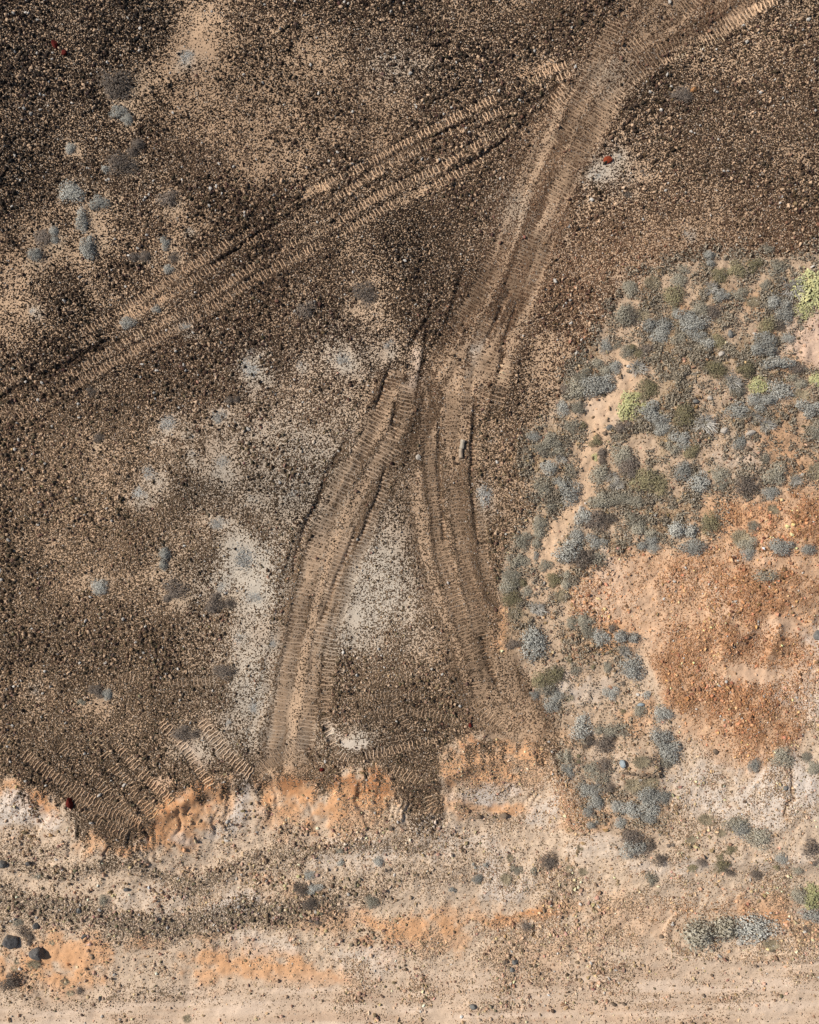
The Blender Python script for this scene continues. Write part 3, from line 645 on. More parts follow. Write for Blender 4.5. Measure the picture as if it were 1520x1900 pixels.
def ground_material():
    m, nt, b = new_mat("gravelly_soil")
    L = nt.links.new
    geo = nt.nodes.new('ShaderNodeNewGeometry')
    soil_a, stone_a, mix_a = attr(nt, 'soil'), attr(nt, 'stone'), attr(nt, 'mixing')
    sep = nt.nodes.new('ShaderNodeSeparateColor')
    L(mix_a.outputs['Color'], sep.inputs[0])
    cover = sep.outputs[0]
    col = soil_a.outputs['Color']
    # fine grain of the soil
    nz = nt.nodes.new('ShaderNodeTexNoise')
    nz.inputs['Scale'].default_value = 16
    nz.inputs['Detail'].default_value = 5
    nz.inputs['Roughness'].default_value = .7
    L(geo.outputs['Position'], nz.inputs['Vector'])
    g = math_n(nt, 'MULTIPLY_ADD', nz.outputs['Fac'], 0.9)
    g.node.inputs[2].default_value = 0.56
    gc = nt.nodes.new('ShaderNodeCombineColor')
    for i in range(3):
        L(g, gc.inputs[i])
    col = mixc(nt, 1.0, col, gc.outputs[0], 'MULTIPLY')
    height = math_n(nt, 'MULTIPLY', nz.outputs['Fac'], .35)
    for scale, rel, thr in ((14.0, 1.0, .62), (27.0, .8, .62)):
        v = nt.nodes.new('ShaderNodeTexVoronoi')
        v.feature = 'F1'
        v.voronoi_dimensions = '2D'
        v.inputs['Scale'].default_value = scale
        v.inputs['Randomness'].default_value = 1.0
        L(geo.outputs['Position'], v.inputs['Vector'])
        s2 = nt.nodes.new('ShaderNodeSeparateColor')
        L(v.outputs['Color'], s2.inputs[0])
        cv = math_n(nt, 'MULTIPLY', cover, rel)
        d1 = math_n(nt, 'SUBTRACT', cv, s2.outputs[0])
        mk = math_n(nt, 'MULTIPLY', d1, 14.0, True)
        e1 = math_n(nt, 'SUBTRACT', thr, v.outputs['Distance'])
        e2 = math_n(nt, 'MULTIPLY', e1, 9.0, True)
        mk = math_n(nt, 'MULTIPLY', mk, e2)
        br = math_n(nt, 'MULTIPLY_ADD', math_n(nt, 'POWER', s2.outputs[1], 2.0), 1.5)
        br.node.inputs[2].default_value = 0.55
        bc = nt.nodes.new('ShaderNodeCombineColor')
        for i in range(3):
            L(br, bc.inputs[i])
        sc = mixc(nt, 1.0, stone_a.outputs['Color'], bc.outputs[0], 'MULTIPLY')
        # a few pale pebbles among the dark ones
        pk = math_n(nt, 'GREATER_THAN', s2.outputs[2], 0.93)
        sc = mixc(nt, pk, sc, mixc(nt, 0.5, soil_a.outputs['Color'], (.5, .46, .4, 1)))
        col = mixc(nt, mk, col, sc)
        hh = math_n(nt, 'MULTIPLY', mk, e1)
        height = math_n(nt, 'ADD', height, math_n(nt, 'MULTIPLY', hh, 22.0 / scale))
    bump = nt.nodes.new('ShaderNodeBump')
    bump.inputs['Strength'].default_value = .8
    bump.inputs['Distance'].default_value = .05
    L(height, bump.inputs['Height'])
    L(bump.outputs[0], b.inputs['Normal'])
    L(col, b.inputs['Base Color'])
    return m


def stone_material(name="loose_stone"):
    m, nt, b = new_mat(name)
    L = nt.links.new
    a = attr(nt, 'tone')
    geo = nt.nodes.new('ShaderNodeNewGeometry')
    nz = nt.nodes.new('ShaderNodeTexNoise')
    nz.inputs['Scale'].default_value = 40
    nz.inputs['Detail'].default_value = 3
    L(geo.outputs['Position'], nz.inputs['Vector'])
    g = math_n(nt, 'MULTIPLY_ADD', nz.outputs['Fac'], 0.7)
    g.node.inputs[2].default_value = 0.65
    gc = nt.nodes.new('ShaderNodeCombineColor')
    for i in range(3):
        L(g, gc.inputs[i])
    L(mixc(nt, 1.0, a.outputs['Color'], gc.outputs[0], 'MULTIPLY'), b.inputs['Base Color'])
    b.inputs['Roughness'].default_value = .8
    b.inputs['Specular IOR Level'].default_value = .25
    return m


M_GROUND = ground_material()
M_STONE = stone_material()


def rock_material(name, c1, c2, spec=.3, rough=.75):
    m, nt, b = new_mat(name)
    L = nt.links.new
    tc = nt.nodes.new('ShaderNodeTexCoord')
    nz = nt.nodes.new('ShaderNodeTexNoise')
    nz.inputs['Scale'].default_value = 5
    nz.inputs['Detail'].default_value = 7
    nz.inputs['Roughness'].default_value = .65
    L(tc.outputs['Object'], nz.inputs['Vector'])
    r = nt.nodes.new('ShaderNodeValToRGB')
    r.color_ramp.elements[0].position = .35
    r.color_ramp.elements[0].color = (*c1, 1)
    r.color_ramp.elements[1].position = .68
    r.color_ramp.elements[1].color = (*c2, 1)
    L(nz.outputs['Fac'], r.inputs[0])
    L(r.outputs[0], b.inputs['Base Color'])
    bp = nt.nodes.new('ShaderNodeBump')
    bp.inputs['Strength'].default_value = .6
    bp.inputs['Distance'].default_value = .04
    L(nz.outputs['Fac'], bp.inputs['Height'])
    L(bp.outputs[0], b.inputs['Normal'])
    b.inputs['Roughness'].default_value = rough
    b.inputs['Specular IOR Level'].default_value = spec
    return m


def leaf_material(name, c1, c2, c3):
    """Leaf colour: patches c1/c2 over the plant, single leaves towards c3."""
    m, nt, b = new_mat(name)
    L = nt.links.new
    tc = nt.nodes.new('ShaderNodeTexCoord')
    oi = nt.nodes.new('ShaderNodeObjectInfo')
    ad = nt.nodes.new('ShaderNodeVectorMath')
    ad.operation = 'MULTIPLY_ADD'
    L(tc.outputs['Object'], ad.inputs[0])
    ad.inputs[1].default_value = (1, 1, 1)
    L(oi.outputs['Location'], ad.inputs[2])
    nz = nt.nodes.new('ShaderNodeTexNoise')
    nz.inputs['Scale'].default_value = 1.9
    nz.inputs['Detail'].default_value = 2
    L(ad.outputs[0], nz.inputs['Vector'])
    f = math_n(nt, 'MULTIPLY_ADD', nz.outputs['Fac'], 5.0)
    f.node.inputs[2].default_value = -2.0
    f.node.use_clamp = True
    col = mixc(nt, f, (*c1, 1), (*c2, 1))
    t = attr(nt, 'leaf')
    col = mixc(nt, math_n(nt, 'MULTIPLY', t.outputs['Fac'], .6), col, (*c3, 1))
    v = math_n(nt, 'MULTIPLY_ADD', oi.outputs['Random'], .5)
    v.node.inputs[2].default_value = .75
    vc = nt.nodes.new('ShaderNodeCombineColor')
    for i in range(3):
        L(v, vc.inputs[i])
    col = mixc(nt, 1.0, col, vc.outputs[0], 'MULTIPLY')
    L(col, b.inputs['Base Color'])
    b.inputs['Roughness'].default_value = .8
    b.inputs['Specular IOR Level'].default_value = .2
    return m


# ------------------------------------------------------------------ mesh helpers
def mesh_np(name, verts, faces_flat, nside, mat=None, smooth_shade=False):
    """verts (n,3); faces_flat: flat int array of polygons with nside corners each."""
    me = bpy.data.meshes.new(name)
    n = len(verts)
    me.vertices.add(n)
    me.vertices.foreach_set('co', np.ascontiguousarray(verts, np.float32).ravel())
    nf = len(faces_flat) // nside
    me.loops.add(nf * nside)
    me.loops.foreach_set('vertex_index', np.ascontiguousarray(faces_flat, np.int32))
    me.polygons.add(nf)
    me.polygons.foreach_set('loop_start', np.arange(0, nf * nside, nside, dtype=np.int32))
    me.polygons.foreach_set('use_smooth', np.full(nf, smooth_shade, bool))
    me.update(calc_edges=True)
    if mat:
        me.materials.append(mat)
    return me


def color_attr(me, name, rgb):
    a = me.attributes.new(name, 'FLOAT_COLOR', 'POINT')
    buf = np.ones((len(rgb), 4), np.float32)
    buf[:, :3] = rgb
    a.data.foreach_set('color', buf.ravel())


def float_attr(me, name, v):
    a = me.attributes.new(name, 'FLOAT', 'POINT')
    a.data.foreach_set('value', np.ascontiguousarray(v, np.float32))


def add_obj(name, me, parent=None, loc=(0, 0, 0), rot=(0, 0, 0), scale=(1, 1, 1)):
    o = bpy.data.objects.new(name, me)
    COL.objects.link(o)
    o.location = loc
    o.rotation_euler = rot
    o.scale = scale
    if parent:
        o.parent = parent
    return o


def tag(o, label=None, cat=None, group=None, kind=None):
    if label:
        o['label'] = label
    if cat:
        o['category'] = cat
    if group:
        o['group'] = group
    if kind:
        o['kind'] = kind
    return o


# ------------------------------------------------------------------ the ground: one sheet out to the horizon
def axis(lo, hi, step, far):
    mid = np.arange(lo, hi + step * .5, step)
    out = []
    d = step
    x = hi
    while x < far:
        d *= 1.45
        x += d
        out.append(x)
    left = [lo - (o - hi) for o in out][::-1]
    return np.concatenate([left, mid, out])


STEP = 0.058
ax = axis(-20.6, 20.6, STEP, 900)
ay = axis(-26.0, 25.4, STEP, 900)
GXw, GYw = np.meshgrid(ax, ay)
hcur = np.zeros(GXw.shape)
for _ in range(4):
    qx = 760 + GXw / (S * (HC - hcur) / HC)
    qy = 950 - GYw / (S * (HC - hcur) / HC)
    hcur = sample(H, qx, qy)
gv = np.stack([GXw, GYw, hcur], -1).reshape(-1, 3)
nyg, nxg = GXw.shape
idx = np.arange(nyg * nxg).reshape(nyg, nxg)
gf = np.stack([idx[:-1, :-1], idx[:-1, 1:], idx[1:, 1:], idx[1:, :-1]], -1).reshape(-1)
gme = mesh_np("ground", gv, gf, 4, M_GROUND, True)
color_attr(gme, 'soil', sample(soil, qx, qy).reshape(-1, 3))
color_attr(gme, 'stone', sample(stone, qx, qy).reshape(-1, 3))
mixing = np.zeros((nyg * nxg, 3), np.float32)
mixing[:, 0] = sample(COVER, qx, qy).ravel()
color_attr(gme, 'mixing', mixing)
ground = add_obj("ground", gme)
tag(ground, "dark gravel plateau falling over a scarp to pale sand, tracked by machines", "ground", kind="structure")

# ------------------------------------------------------------------ loose stones
FX0, FX1, FY0, FY1 = -50, 1570, -50, 1950


def scatter(n, prob, seed):
    r = np.random.default_rng(seed)
    xs, ys = [], []
    got = 0
    while got < n:
        x = r.uniform(FX0, FX1, n)
        y = r.uniform(FY0, FY1, n)
        k = r.random(n) < sample(prob, x, y)
        xs.append(x[k])
        ys.append(y[k])
        got += k.sum()
    return np.concatenate(xs)[:n], np.concatenate(ys)[:n], r


sizef = np.clip(fbm(PX, PY, 120, 52, 4, .6) + .18 * blob(870, 330, 60, 40) + .15 * blob(1330, 220, 160, 110) + .2 * blob(760, 480, 70, 70), 0, 1)


def stones(name, n, prob, rmin, rmax, seed, ring, pale, label, detail=False, tint=None):
    x, y, r = scatter(n, prob, seed)
    wx, wy, wz = p2w(x, y)
    rad = (rmin + (rmax - rmin) * r.random(n) ** 2.2) * (.8 + .4 * smooth(.35, .65, sample(sizef, x, y)))
    st = r.uniform(.7, 1.35, n)
    th0 = r.uniform(0, 2 * math.pi, n)
    k = np.arange(ring)
    ang = th0[:, None] + 2 * math.pi * (k[None] + r.uniform(-.28, .28, (n, ring))) / ring
    rr = rad[:, None] * r.uniform(.75, 1.15, (n, ring))
    ux = np.cos(ang) * rr * st[:, None]
    uy = np.sin(ang) * rr / st[:, None]
    tilt = th0 * 3.1
    cx = ux * np.cos(tilt)[:, None] - uy * np.sin(tilt)[:, None]
    cy = ux * np.sin(tilt)[:, None] + uy * np.cos(tilt)[:, None]
    hgt = rad * r.uniform(.7, 1.5, n)
    base = np.stack([wx[:, None] + cx, wy[:, None] + cy, np.repeat((wz - rad * .35)[:, None], ring, 1)], -1)
    ox = rad * r.uniform(-.35, .35, n)
    oy = rad * r.uniform(-.35, .35, n)
    top = np.stack([wx + ox, wy + oy, wz + hgt], -1)[:, None]
    if detail:
        f = r.uniform(.62, .9, (n, ring))
        mid = np.stack([wx[:, None] + cx * f + ox[:, None] * .5, wy[:, None] + cy * f + oy[:, None] * .5, wz[:, None] + hgt[:, None] * r.uniform(.5, .85, (n, ring))], -1)
        V = np.concatenate([base, mid, top], 1)
        nv = 2 * ring + 1
        tri = []
        for i in range(ring):
            j = (i + 1) % ring
            tri += [i, j, ring + j, i, ring + j, ring + i, ring + i, ring + j, 2 * ring]
    else:
        V = np.concatenate([base, top], 1)
        nv = ring + 1
        tri = []
        for i in range(ring):
            tri += [i, (i + 1) % ring, ring]
    F = (np.array(tri)[None] + (np.arange(n) * nv)[:, None]).ravel()
    me = mesh_np(name, V.reshape(-1, 3), F, 3, M_STONE, False)
    c = sample(stone, x, y) * np.exp(r.normal(0, .5, n))[:, None]
    c = c * (1 + r.normal(0, .07, (n, 3)))
    lightc = sample(soil, x, y) * r.uniform(.8, 1.15, n)[:, None]
    isl = r.random(n) < pale
    c[isl] = lightc[isl]
    isw = r.random(n) < pale * .22
    c[isw] = np.array([.55, .5, .44]) * r.uniform(.7, 1.1, isw.sum())[:, None]
    c = np.clip(c, .008, .75)
    color_attr(me, 'tone', np.repeat(c, nv, 0))
    o = add_obj(name, me)
    tag(o, label, "gravel", kind="stuff")
    return o


prob_small = np.clip(COVER * (1 - .45 * worn) + .02, 0, 1) * (1 - .72 * ribmap)
stones("gravel", 165000, prob_small, .022, .05, 101, 5, .12, "fine dark brown gravel strewn over the plateau and slope")
prob_mid = np.clip(COVER ** 1.5 * (1 - .8 * worn) * (.6 + 1.2 * (n_mid - .3)) + low * (.06 + .3 * gcov), 0, 1) * (1 - .9 * np.maximum(bandlight, ribmap))
stones("coarse_gravel", 32000, prob_mid, .042, .095, 202, 5, .14, "coarse angular stones lying among the finer gravel", detail=True)

stones("cobbles", 900, np.clip((prob_mid * .5 + low * .1) * smooth(.52, .66, sizef), 0, 1), .06, .10, 303, 6, .15, "scattered cobbles half sunk in the gravel and slope", detail=True)

# ------------------------------------------------------------------ tread ridges pressed by the machine's tracks
for ti, t in enumerate(T):
    if not t['ribs']:
        continue
    P = np.array(t['p'])
    seg = np.hypot(*(P[1:] - P[:-1]).T)
    L = np.concatenate([[0], np.cumsum(seg)])
    r = np.random.default_rng(900 + ti)
    sv = np.arange(0, L[-1], t['pitch']) + r.normal(0, .5, len(np.arange(0, L[-1], t['pitch'])))
    cx = np.interp(sv, L, P[:, 0])
    cy = np.interp(sv, L, P[:, 1])
    tx = np.interp(sv + 3, L, P[:, 0]) - np.interp(sv - 3, L, P[:, 0])
    ty = np.interp(sv + 3, L, P[:, 1]) - np.interp(sv - 3, L, P[:, 1])
    ln = np.hypot(tx, ty) + 1e-6
    tx, ty = tx / ln, ty / ln
    nxv, nyv = -ty, tx
    along = sample(along_noise(t['seed']), cx, cy)
    a = smooth(t['keep'] - .22, t['keep'] + .10, along) * r.uniform(.7, 1.1, len(sv))
    ok = (a > .12) & (r.random(len(sv)) > .08) & (cx > FX0) & (cx < FX1) & (cy > FY0) & (cy < FY1)
    cx, cy, tx, ty, nxv, nyv, a = (q[ok] for q in (cx, cy, tx, ty, nxv, nyv, a))
    n = len(cx)
    if n < 4:
        continue
    NS = 5
    u = np.linspace(-1, 1, NS)
    hw = t['hw'] * r.uniform(.82, 1.08, n)
    sh = r.normal(0, .8, (n, NS))
    wob = r.uniform(.75, 1.15, (n, NS))
    end = np.array([.15, .85, 1, .85, .15])
    bx = cx[:, None] + nxv[:, None] * u * hw[:, None] + tx[:, None] * sh
    by = cy[:, None] + nyv[:, None] * u * hw[:, None] + ty[:, None] * sh
    hwid = t['pitch'] * .31
    rows = []
    px_all, py_all = [], []
    for k, off in enumerate((-1, -.15, 1)):
        qx_ = bx + tx[:, None] * off * hwid
        qy_ = by + ty[:, None] * off * hwid
        wx, wy, wz = p2w(qx_, qy_)
        if off in (-1, 1):
            z = wz - .03
        else:
            z = wz + t['amp'] * 2.0 * a[:, None] * end[None] * wob
        rows.append(np.stack([wx, wy, z], -1))
        px_all.append(qx_)
        py_all.append(qy_)
    V = np.stack(rows, 2)                 # n, NS, 3, 3
    base = (np.arange(n) * NS * 3)[:, None]
    q = []
    for s_ in range(NS - 1):
        for k in range(2):
            q += [s_ * 3 + k, (s_ + 1) * 3 + k, (s_ + 1) * 3 + k + 1, s_ * 3 + k + 1]
    F = (np.array(q)[None] + base).ravel()
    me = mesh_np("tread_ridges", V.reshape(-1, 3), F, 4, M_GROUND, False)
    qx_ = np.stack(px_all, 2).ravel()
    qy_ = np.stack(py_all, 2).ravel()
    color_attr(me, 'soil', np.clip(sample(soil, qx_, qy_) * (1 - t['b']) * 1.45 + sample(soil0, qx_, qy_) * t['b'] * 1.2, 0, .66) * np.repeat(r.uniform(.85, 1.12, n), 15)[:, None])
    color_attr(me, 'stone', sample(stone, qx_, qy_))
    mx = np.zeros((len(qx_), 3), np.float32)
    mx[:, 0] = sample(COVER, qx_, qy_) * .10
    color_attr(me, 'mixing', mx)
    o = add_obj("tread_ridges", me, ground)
    tag(o, kind="stuff")

# ------------------------------------------------------------------ plants
def leaf_cloud(seed, n, lobes, size, flat=1.0, spread=(.72, 1.04), quad=True):
    r = np.random.default_rng(seed)
    C = []
    for i in range(lobes):
        a = 2 * math.pi * (i + r.uniform(-.3, .3)) / max(lobes, 1)
        d = r.uniform(.28, .62) if lobes > 1 else 0
        C.append((d * math.cos(a), d * math.sin(a), r.uniform(-.05, .12), r.uniform(.38, .6) if lobes > 1 else .9, r.uniform(.8, 1.15)))
    if lobes > 2:
        C.append((r.uniform(-.1, .1), r.uniform(-.1, .1), .12, r.uniform(.45, .6), 1.1))
    C = np.array(C)
    w = C[:, 3] ** 2
    which = r.choice(len(C), n, p=w / w.sum())
    d = r.normal(size=(n, 3))
    d[:, 2] = np.abs(d[:, 2]) * .95 + .02
    d /= np.linalg.norm(d, axis=1)[:, None]
    lump = 1 + .16 * np.sin(d[:, 0] * 7 + seed) * np.sin(d[:, 1] * 6 + 2 * seed) + .10 * np.sin(d[:, 0] * 15 + d[:, 1] * 13 + seed)
    rad = C[which, 3] * lump * r.uniform(spread[0], spread[1], n) * np.where(r.random(n) < .16, r.uniform(1.05, 1.45, n), 1)
    pos = C[which, :3] + d * rad[:, None] * np.stack([np.ones(n), np.ones(n), C[which, 4]], -1)
    pos[:, 2] = np.maximum(pos[:, 2], .02) * flat
    nrm = d + (0, 0, .5) + r.normal(0, .5, (n, 3))
    nrm /= np.linalg.norm(nrm, axis=1)[:, None]
    t = np.cross(nrm, r.normal(size=(n, 3)))
    t /= np.linalg.norm(t, axis=1)[:, None] + 1e-6
    b = np.cross(nrm, t)
    sz = size * r.uniform(.6, 1.3, n)
    lo, wi = sz[:, None], sz[:, None] * .5
    v = np.stack([pos - t * lo, pos + b * wi, pos + t * lo, pos - b * wi], 1)
    F = (np.arange(4)[None] + (np.arange(n) * 4)[:, None]).ravel()
    return v.reshape(-1, 3), F, np.repeat(r.random(n) ** 1.5, 4)


def leaf_mesh(name, *a, **k):
    v, F, tone = leaf_cloud(*a, **k)
    me = mesh_np(name, v, F, 4)
    float_attr(me, 'leaf', tone)
    return me


def tube(pts, rads, sides=4):
    V, F = [], []
    pts = [np.array(p, float) for p in pts]
    for i, p in enumerate(pts):
        d = pts[min(i + 1, len(pts) - 1)] - pts[max(i - 1, 0)]
        d /= np.linalg.norm(d) + 1e-9
        s = np.cross(d, (0, 0, 1) if abs(d[2]) < .9 else (1, 0, 0))
        s /= np.linalg.norm(s)
        u = np.cross(s, d)
        for k in range(sides):
            a = 2 * math.pi * k / sides
            V.append(p + rads[i] * (math.cos(a) * s + math.sin(a) * u))
    for i in range(len(pts) - 1):
        for k in range(sides):
            F += [i * sides + k, i * sides + (k + 1) % sides, (i + 1) * sides + (k + 1) % sides, (i + 1) * sides + k]
    return V, F


def branch_mesh(name, seed, n, thick, reach=.95, sub=3, zmax=.7, sides=3):
    r = random.Random(seed)
    V, F = [], []

    def put(pts, rads):
        v, f = tube(pts, rads, sides)
        o = len(V)
        V.extend(v)
        F.extend([q + o for q in f])
    for i in range(n):
        a = 2 * math.pi * i / n + r.uniform(-.3, .3)
        el = r.uniform(.12, 1.2)
        ln = reach * r.uniform(.6, 1.0)
        e = np.array([math.cos(a) * math.cos(el) * ln, math.sin(a) * math.cos(el) * ln, .08 + math.sin(el) * ln * zmax])
        m1 = e * .45 + np.array([r.uniform(-.1, .1), r.uniform(-.1, .1), .12])
        m2 = e * .75 + np.array([r.uniform(-.1, .1), r.uniform(-.1, .1), .08])
        put([(0, 0, -.05), m1, m2, e], [thick, thick * .8, thick * .6, thick * .35])
        for k in range(sub):
            s0 = m1 if k % 2 else m2
            dv = np.array([r.uniform(-1, 1), r.uniform(-1, 1), r.uniform(0, .7)])
            tip = s0 + (e * .35 + dv * .22)
            tip[2] = max(tip[2], .03)
            put([s0, (s0 + tip) / 2 + dv * .04, tip], [thick * .6, thick * .5, thick * .25])
    me = mesh_np(name, np.array(V), np.array(F), 4)
    float_attr(me, 'leaf', np.random.default_rng(seed).random(len(V)))
    return me


def blade_mesh(name, seed, n, reach=1.0, w=.03, h=.5):
    r = np.random.default_rng(seed)
    a = r.uniform(0, 2 * math.pi, n)
    l = reach * r.uniform(.35, 1.0, n)
    b0 = r.uniform(0, .55, n)
    root = np.stack([np.cos(a) * b0 * .7 + r.normal(0, .12, n), np.sin(a) * b0 * .7 + r.normal(0, .12, n), np.full(n, -.03)], -1)
    tip = np.stack([np.cos(a) * l, np.sin(a) * l, h * r.uniform(.25, 1, n)], -1)
    mid = (root + tip) / 2 + np.stack([np.zeros(n), np.zeros(n), h * .3 * r.random(n)], -1)
    sd_ = np.stack([-np.sin(a), np.cos(a), np.zeros(n)], -1) * w
    v = np.stack([root - sd_, root + sd_, mid + sd_ * .8, mid - sd_ * .8, tip], 1)
    F4 = (np.array([0, 1, 2, 3])[None] + (np.arange(n) * 5)[:, None])
    F3 = (np.array([3, 2, 4])[None] + (np.arange(n) * 5)[:, None])
    me = bpy.data.meshes.new(name)
    me.from_pydata(v.reshape(-1, 3).tolist(), [], F4.tolist() + F3.tolist())
    float_attr(me, 'leaf', np.repeat(r.random(n), 5))
    return me


FOL = [leaf_mesh("foliage", 40 + i, 1500, l, .055, spread=((.72, 1.04), (.5, 1.12))[i % 2]) for i, l in enumerate((4, 5, 3, 6, 4, 2, 7, 5))]
FOL_OPEN = [leaf_mesh("open_foliage", 60 + i, 700, l, .06, spread=(.45, 1.05)) for i, l in enumerate((4, 5, 3))]
FOL_MAT = [leaf_mesh("mat_foliage", 80 + i, 900, l, .05, flat=.3, spread=(.25, 1.1)) for i, l in enumerate((4, 5, 3, 6))]
FOL_LIME = [leaf_mesh("rosette_foliage", 90 + i, 900, 5, .085, spread=(.85, 1.03)) for i in range(2)]
FOL_SMALL = [leaf_mesh("small_foliage", 110 + i, 320, l, .1) for i, l in enumerate((3, 4, 2))]
BR = [branch_mesh("branches", 120 + i, 9, .022, .8, 2, .6) for i in range(3)]
BR_BARE = [branch_mesh("bare_branches", 130 + i, 30, .024, 1.02, 5, .62) for i in range(3)]
TUFT = [blade_mesh("blades", 140 + i, 260, 1.0, .022, .5) for i in range(3)]

LM = {
    'b': leaf_material("blue_grey_leaf", (.40, .385, .335), (.30, .28, .235), (.56, .55, .50)),
    'g': leaf_material("grey_green_leaf", (.35, .315, .235), (.26, .225, .16), (.50, .46, .38)),
    'o': leaf_material("olive_leaf", (.265, .225, .12), (.20, .165, .10), (.40, .35, .21)),
    'n': leaf_material("brown_leaf", (.14, .11, .088), (.19, .14, .105), (.30, .26, .22)),
    'l': leaf_material("lime_leaf", (.52, .48, .22), (.40, .40, .19), (.64, .60, .34)),
    's': leaf_material("bare_twig", (.50, .465, .41), (.40, .365, .315), (.62, .59, .54)),
    'k': leaf_material("dry_straw", (.40, .325, .21), (.32, .255, .16), (.50, .425, .30)),
    'p': leaf_material("pale_mat_leaf", (.46, .44, .395), (.36, .34, .30), (.58, .56, .52)),
    'u': leaf_material("undergrowth_leaf", (.31, .255, .18), (.22, .175, .125), (.46, .41, .33)),
}
M_TWIG = rock_material("twig_bark", (.13, .10, .08), (.24, .20, .17), .1, .9)

KNAME = {'b': ('blue-grey', 'grey_shrub'), 'g': ('grey-green', 'grey_green_shrub'), 'o': ('olive', 'olive_shrub'), 'n': ('brown', 'brown_shrub'),
         'l': ('lime-green', 'lime_cushion_plant'), 's': ('bare-twigged', 'bare_shrub'), 'k': ('straw-coloured', 'dry_grass_tuft'), 'p': ('pale-grey', 'mat_plant')}
NOUN = {'b': 'shrub', 'g': 'shrub', 'o': 'shrub', 'n': 'shrub', 'l': 'cushion', 's': 'shrub', 'k': 'tuft', 'p': 'mat'}

# hand-written labels of the plants that stand out
SPECIAL = {
    (220, 160): "largest brown shrub on the black upper gravel, with two grey-topped humps",
    (1166, 755): "big lime-green cushion plant at the foot of the bare sandy runnel",
    (1406, 717): "small round lime-green cushion plant deep inside the scrub",
    (1504, 540): "widest lime-green cushion plant, beside the bare pink sand patch",
    (1468, 536): "dark spiny leafless shrub touching the widest lime-green cushion",
    (992, 1191): "big round isolated shrub, brown on top and blue-grey below, on tan sand",
    (996, 1130): "bare white-twigged shrub lying just above the big round isolated shrub",
    (1318, 1729): "largest pale grey-green dome shrub above the smooth haul road",
    (1393, 1722): "wide blue-grey shrub touching the largest pale dome shrub",
    (1505, 1573): "dark brown dome shrub on pale sand cut by the frame edge",
    (1174, 1242): "tall blue-grey shrub at the bottom of a chain of three on orange sand",
    (1163, 1184): "blue-grey shrub at the top of a chain of three on orange sand",
    (1240, 1394): "large dense blue-grey shrub above the little stone-lined bank",
    (1506, 1660): "soft lime-green plant at the frame edge over the haul road",
    (1219, 602): "upright blue-grey shrub at the head of the bare sandy runnel",
    (183, 812): "tiny black burnt-looking shrub alone in the gravel below the twin-lined track",
    (567, 576): "single dark brown round shrub in the gravel below the long diagonal tracks",
    (678, 545): "brown shrub inside a pale dust ring between the two sets of tracks",
    (577, 1676): "nearly black shrub on the grey stone band of the lower slope",
    (19, 1821): "dark brown speckled shrub on orange sand below the two black boulders",
    (1020, 1600): "lone dark brown shrub on pale sand at the end of the brown stone tongue",
    (1173, 1552): "rust-topped brown shrub growing into a grey shrub on the pale slope",
    (1448, 1015): "wide blue-grey shrub standing alone in rust gravel",
    (900, 921): "tall pale grey mat plant alone at the edge of the fork's outer rut",
}
LAND = [("brick-red rock", 1127, 297), ("paired red rocks", 110, 93), ("big lime cushion", 1166, 755), ("round lime cushion", 1406, 717), ("widest lime cushion", 1504, 540),
        ("broken log", 857, 832), ("big round shrub", 992, 1191), ("stone row", 1190, 1432), ("black boulders", 45, 1757), ("largest dome shrub", 1318, 1729), ("red scarp rock", 130, 1490),
        ("brown dome shrub", 1505, 1573), ("tiny black shrub", 183, 812), ("dust-ringed shrub", 678, 545), ("scraped crescent", 645, 1375), ("lone brown shrub", 1020, 1600), ("two-humped shrub", 220, 160),
        ("wide rust-gravel shrub", 1448, 1015), ("nearly black shrub", 577, 1676), ("white dust patch", 458, 1035)]
ORD = ["first", "second", "third", "fourth", "fifth", "sixth", "seventh", "eighth", "ninth", "tenth", "eleventh", "twelfth"]


def relation(items):
    """items: [(x, y, colour phrase, noun)] -> labels saying which one from which landmark towards which other."""
    key = []
    for x, y, c, nn in items:
        o = sorted(LAND, key=lambda l: (l[1] - x) ** 2 + (l[2] - y) ** 2)
        A = o[0] if math.hypot(o[0][1] - x, o[0][2] - y) > 6 else o[1]
        ang = math.atan2(y - A[2], x - A[1])
        best = None
        for B in LAND:
            if B is A:
                continue
            ab = math.atan2(B[2] - A[2], B[1] - A[1])
            dd = abs((ab - ang + math.pi) % (2 * math.pi) - math.pi)
            ln = math.hypot(B[1] - A[1], B[2] - A[2])
            sc = dd + .0003 * ln
            if best is None or sc < best[0]:
                best = (sc, B)
        key.append((A[0], best[1][0], c, nn, math.hypot(x - A[1], y - A[2])))
    out = []
    for i, k in enumerate(key):
        rank = sum(1 for j, q in enumerate(key) if q[:4] == k[:4] and (q[4], j) < (k[4], i))
        out.append((k, rank))
    return out


def stretch(r):
    return "tiny" if r < 8 else "small" if r < 12 else "mid-sized" if r < 17 else "large"


def pick(seq, i):
    return seq[(i * 7 + 3) % len(seq)]


ordinary = [p for p in plants if (int(p[0]), int(p[1])) not in SPECIAL]
rel = relation([(p[0], p[1], KNAME[p[4]][0], NOUN[p[4]]) for p in ordinary])
labels = {}
for p, (k, rank) in zip(ordinary, rel):
    labels[id(p)] = "%s %s %s, %s such from the %s towards the %s" % (stretch(max(p[2], p[3])), k[2], k[3], ORD[min(rank, 11)], k[0], k[1])

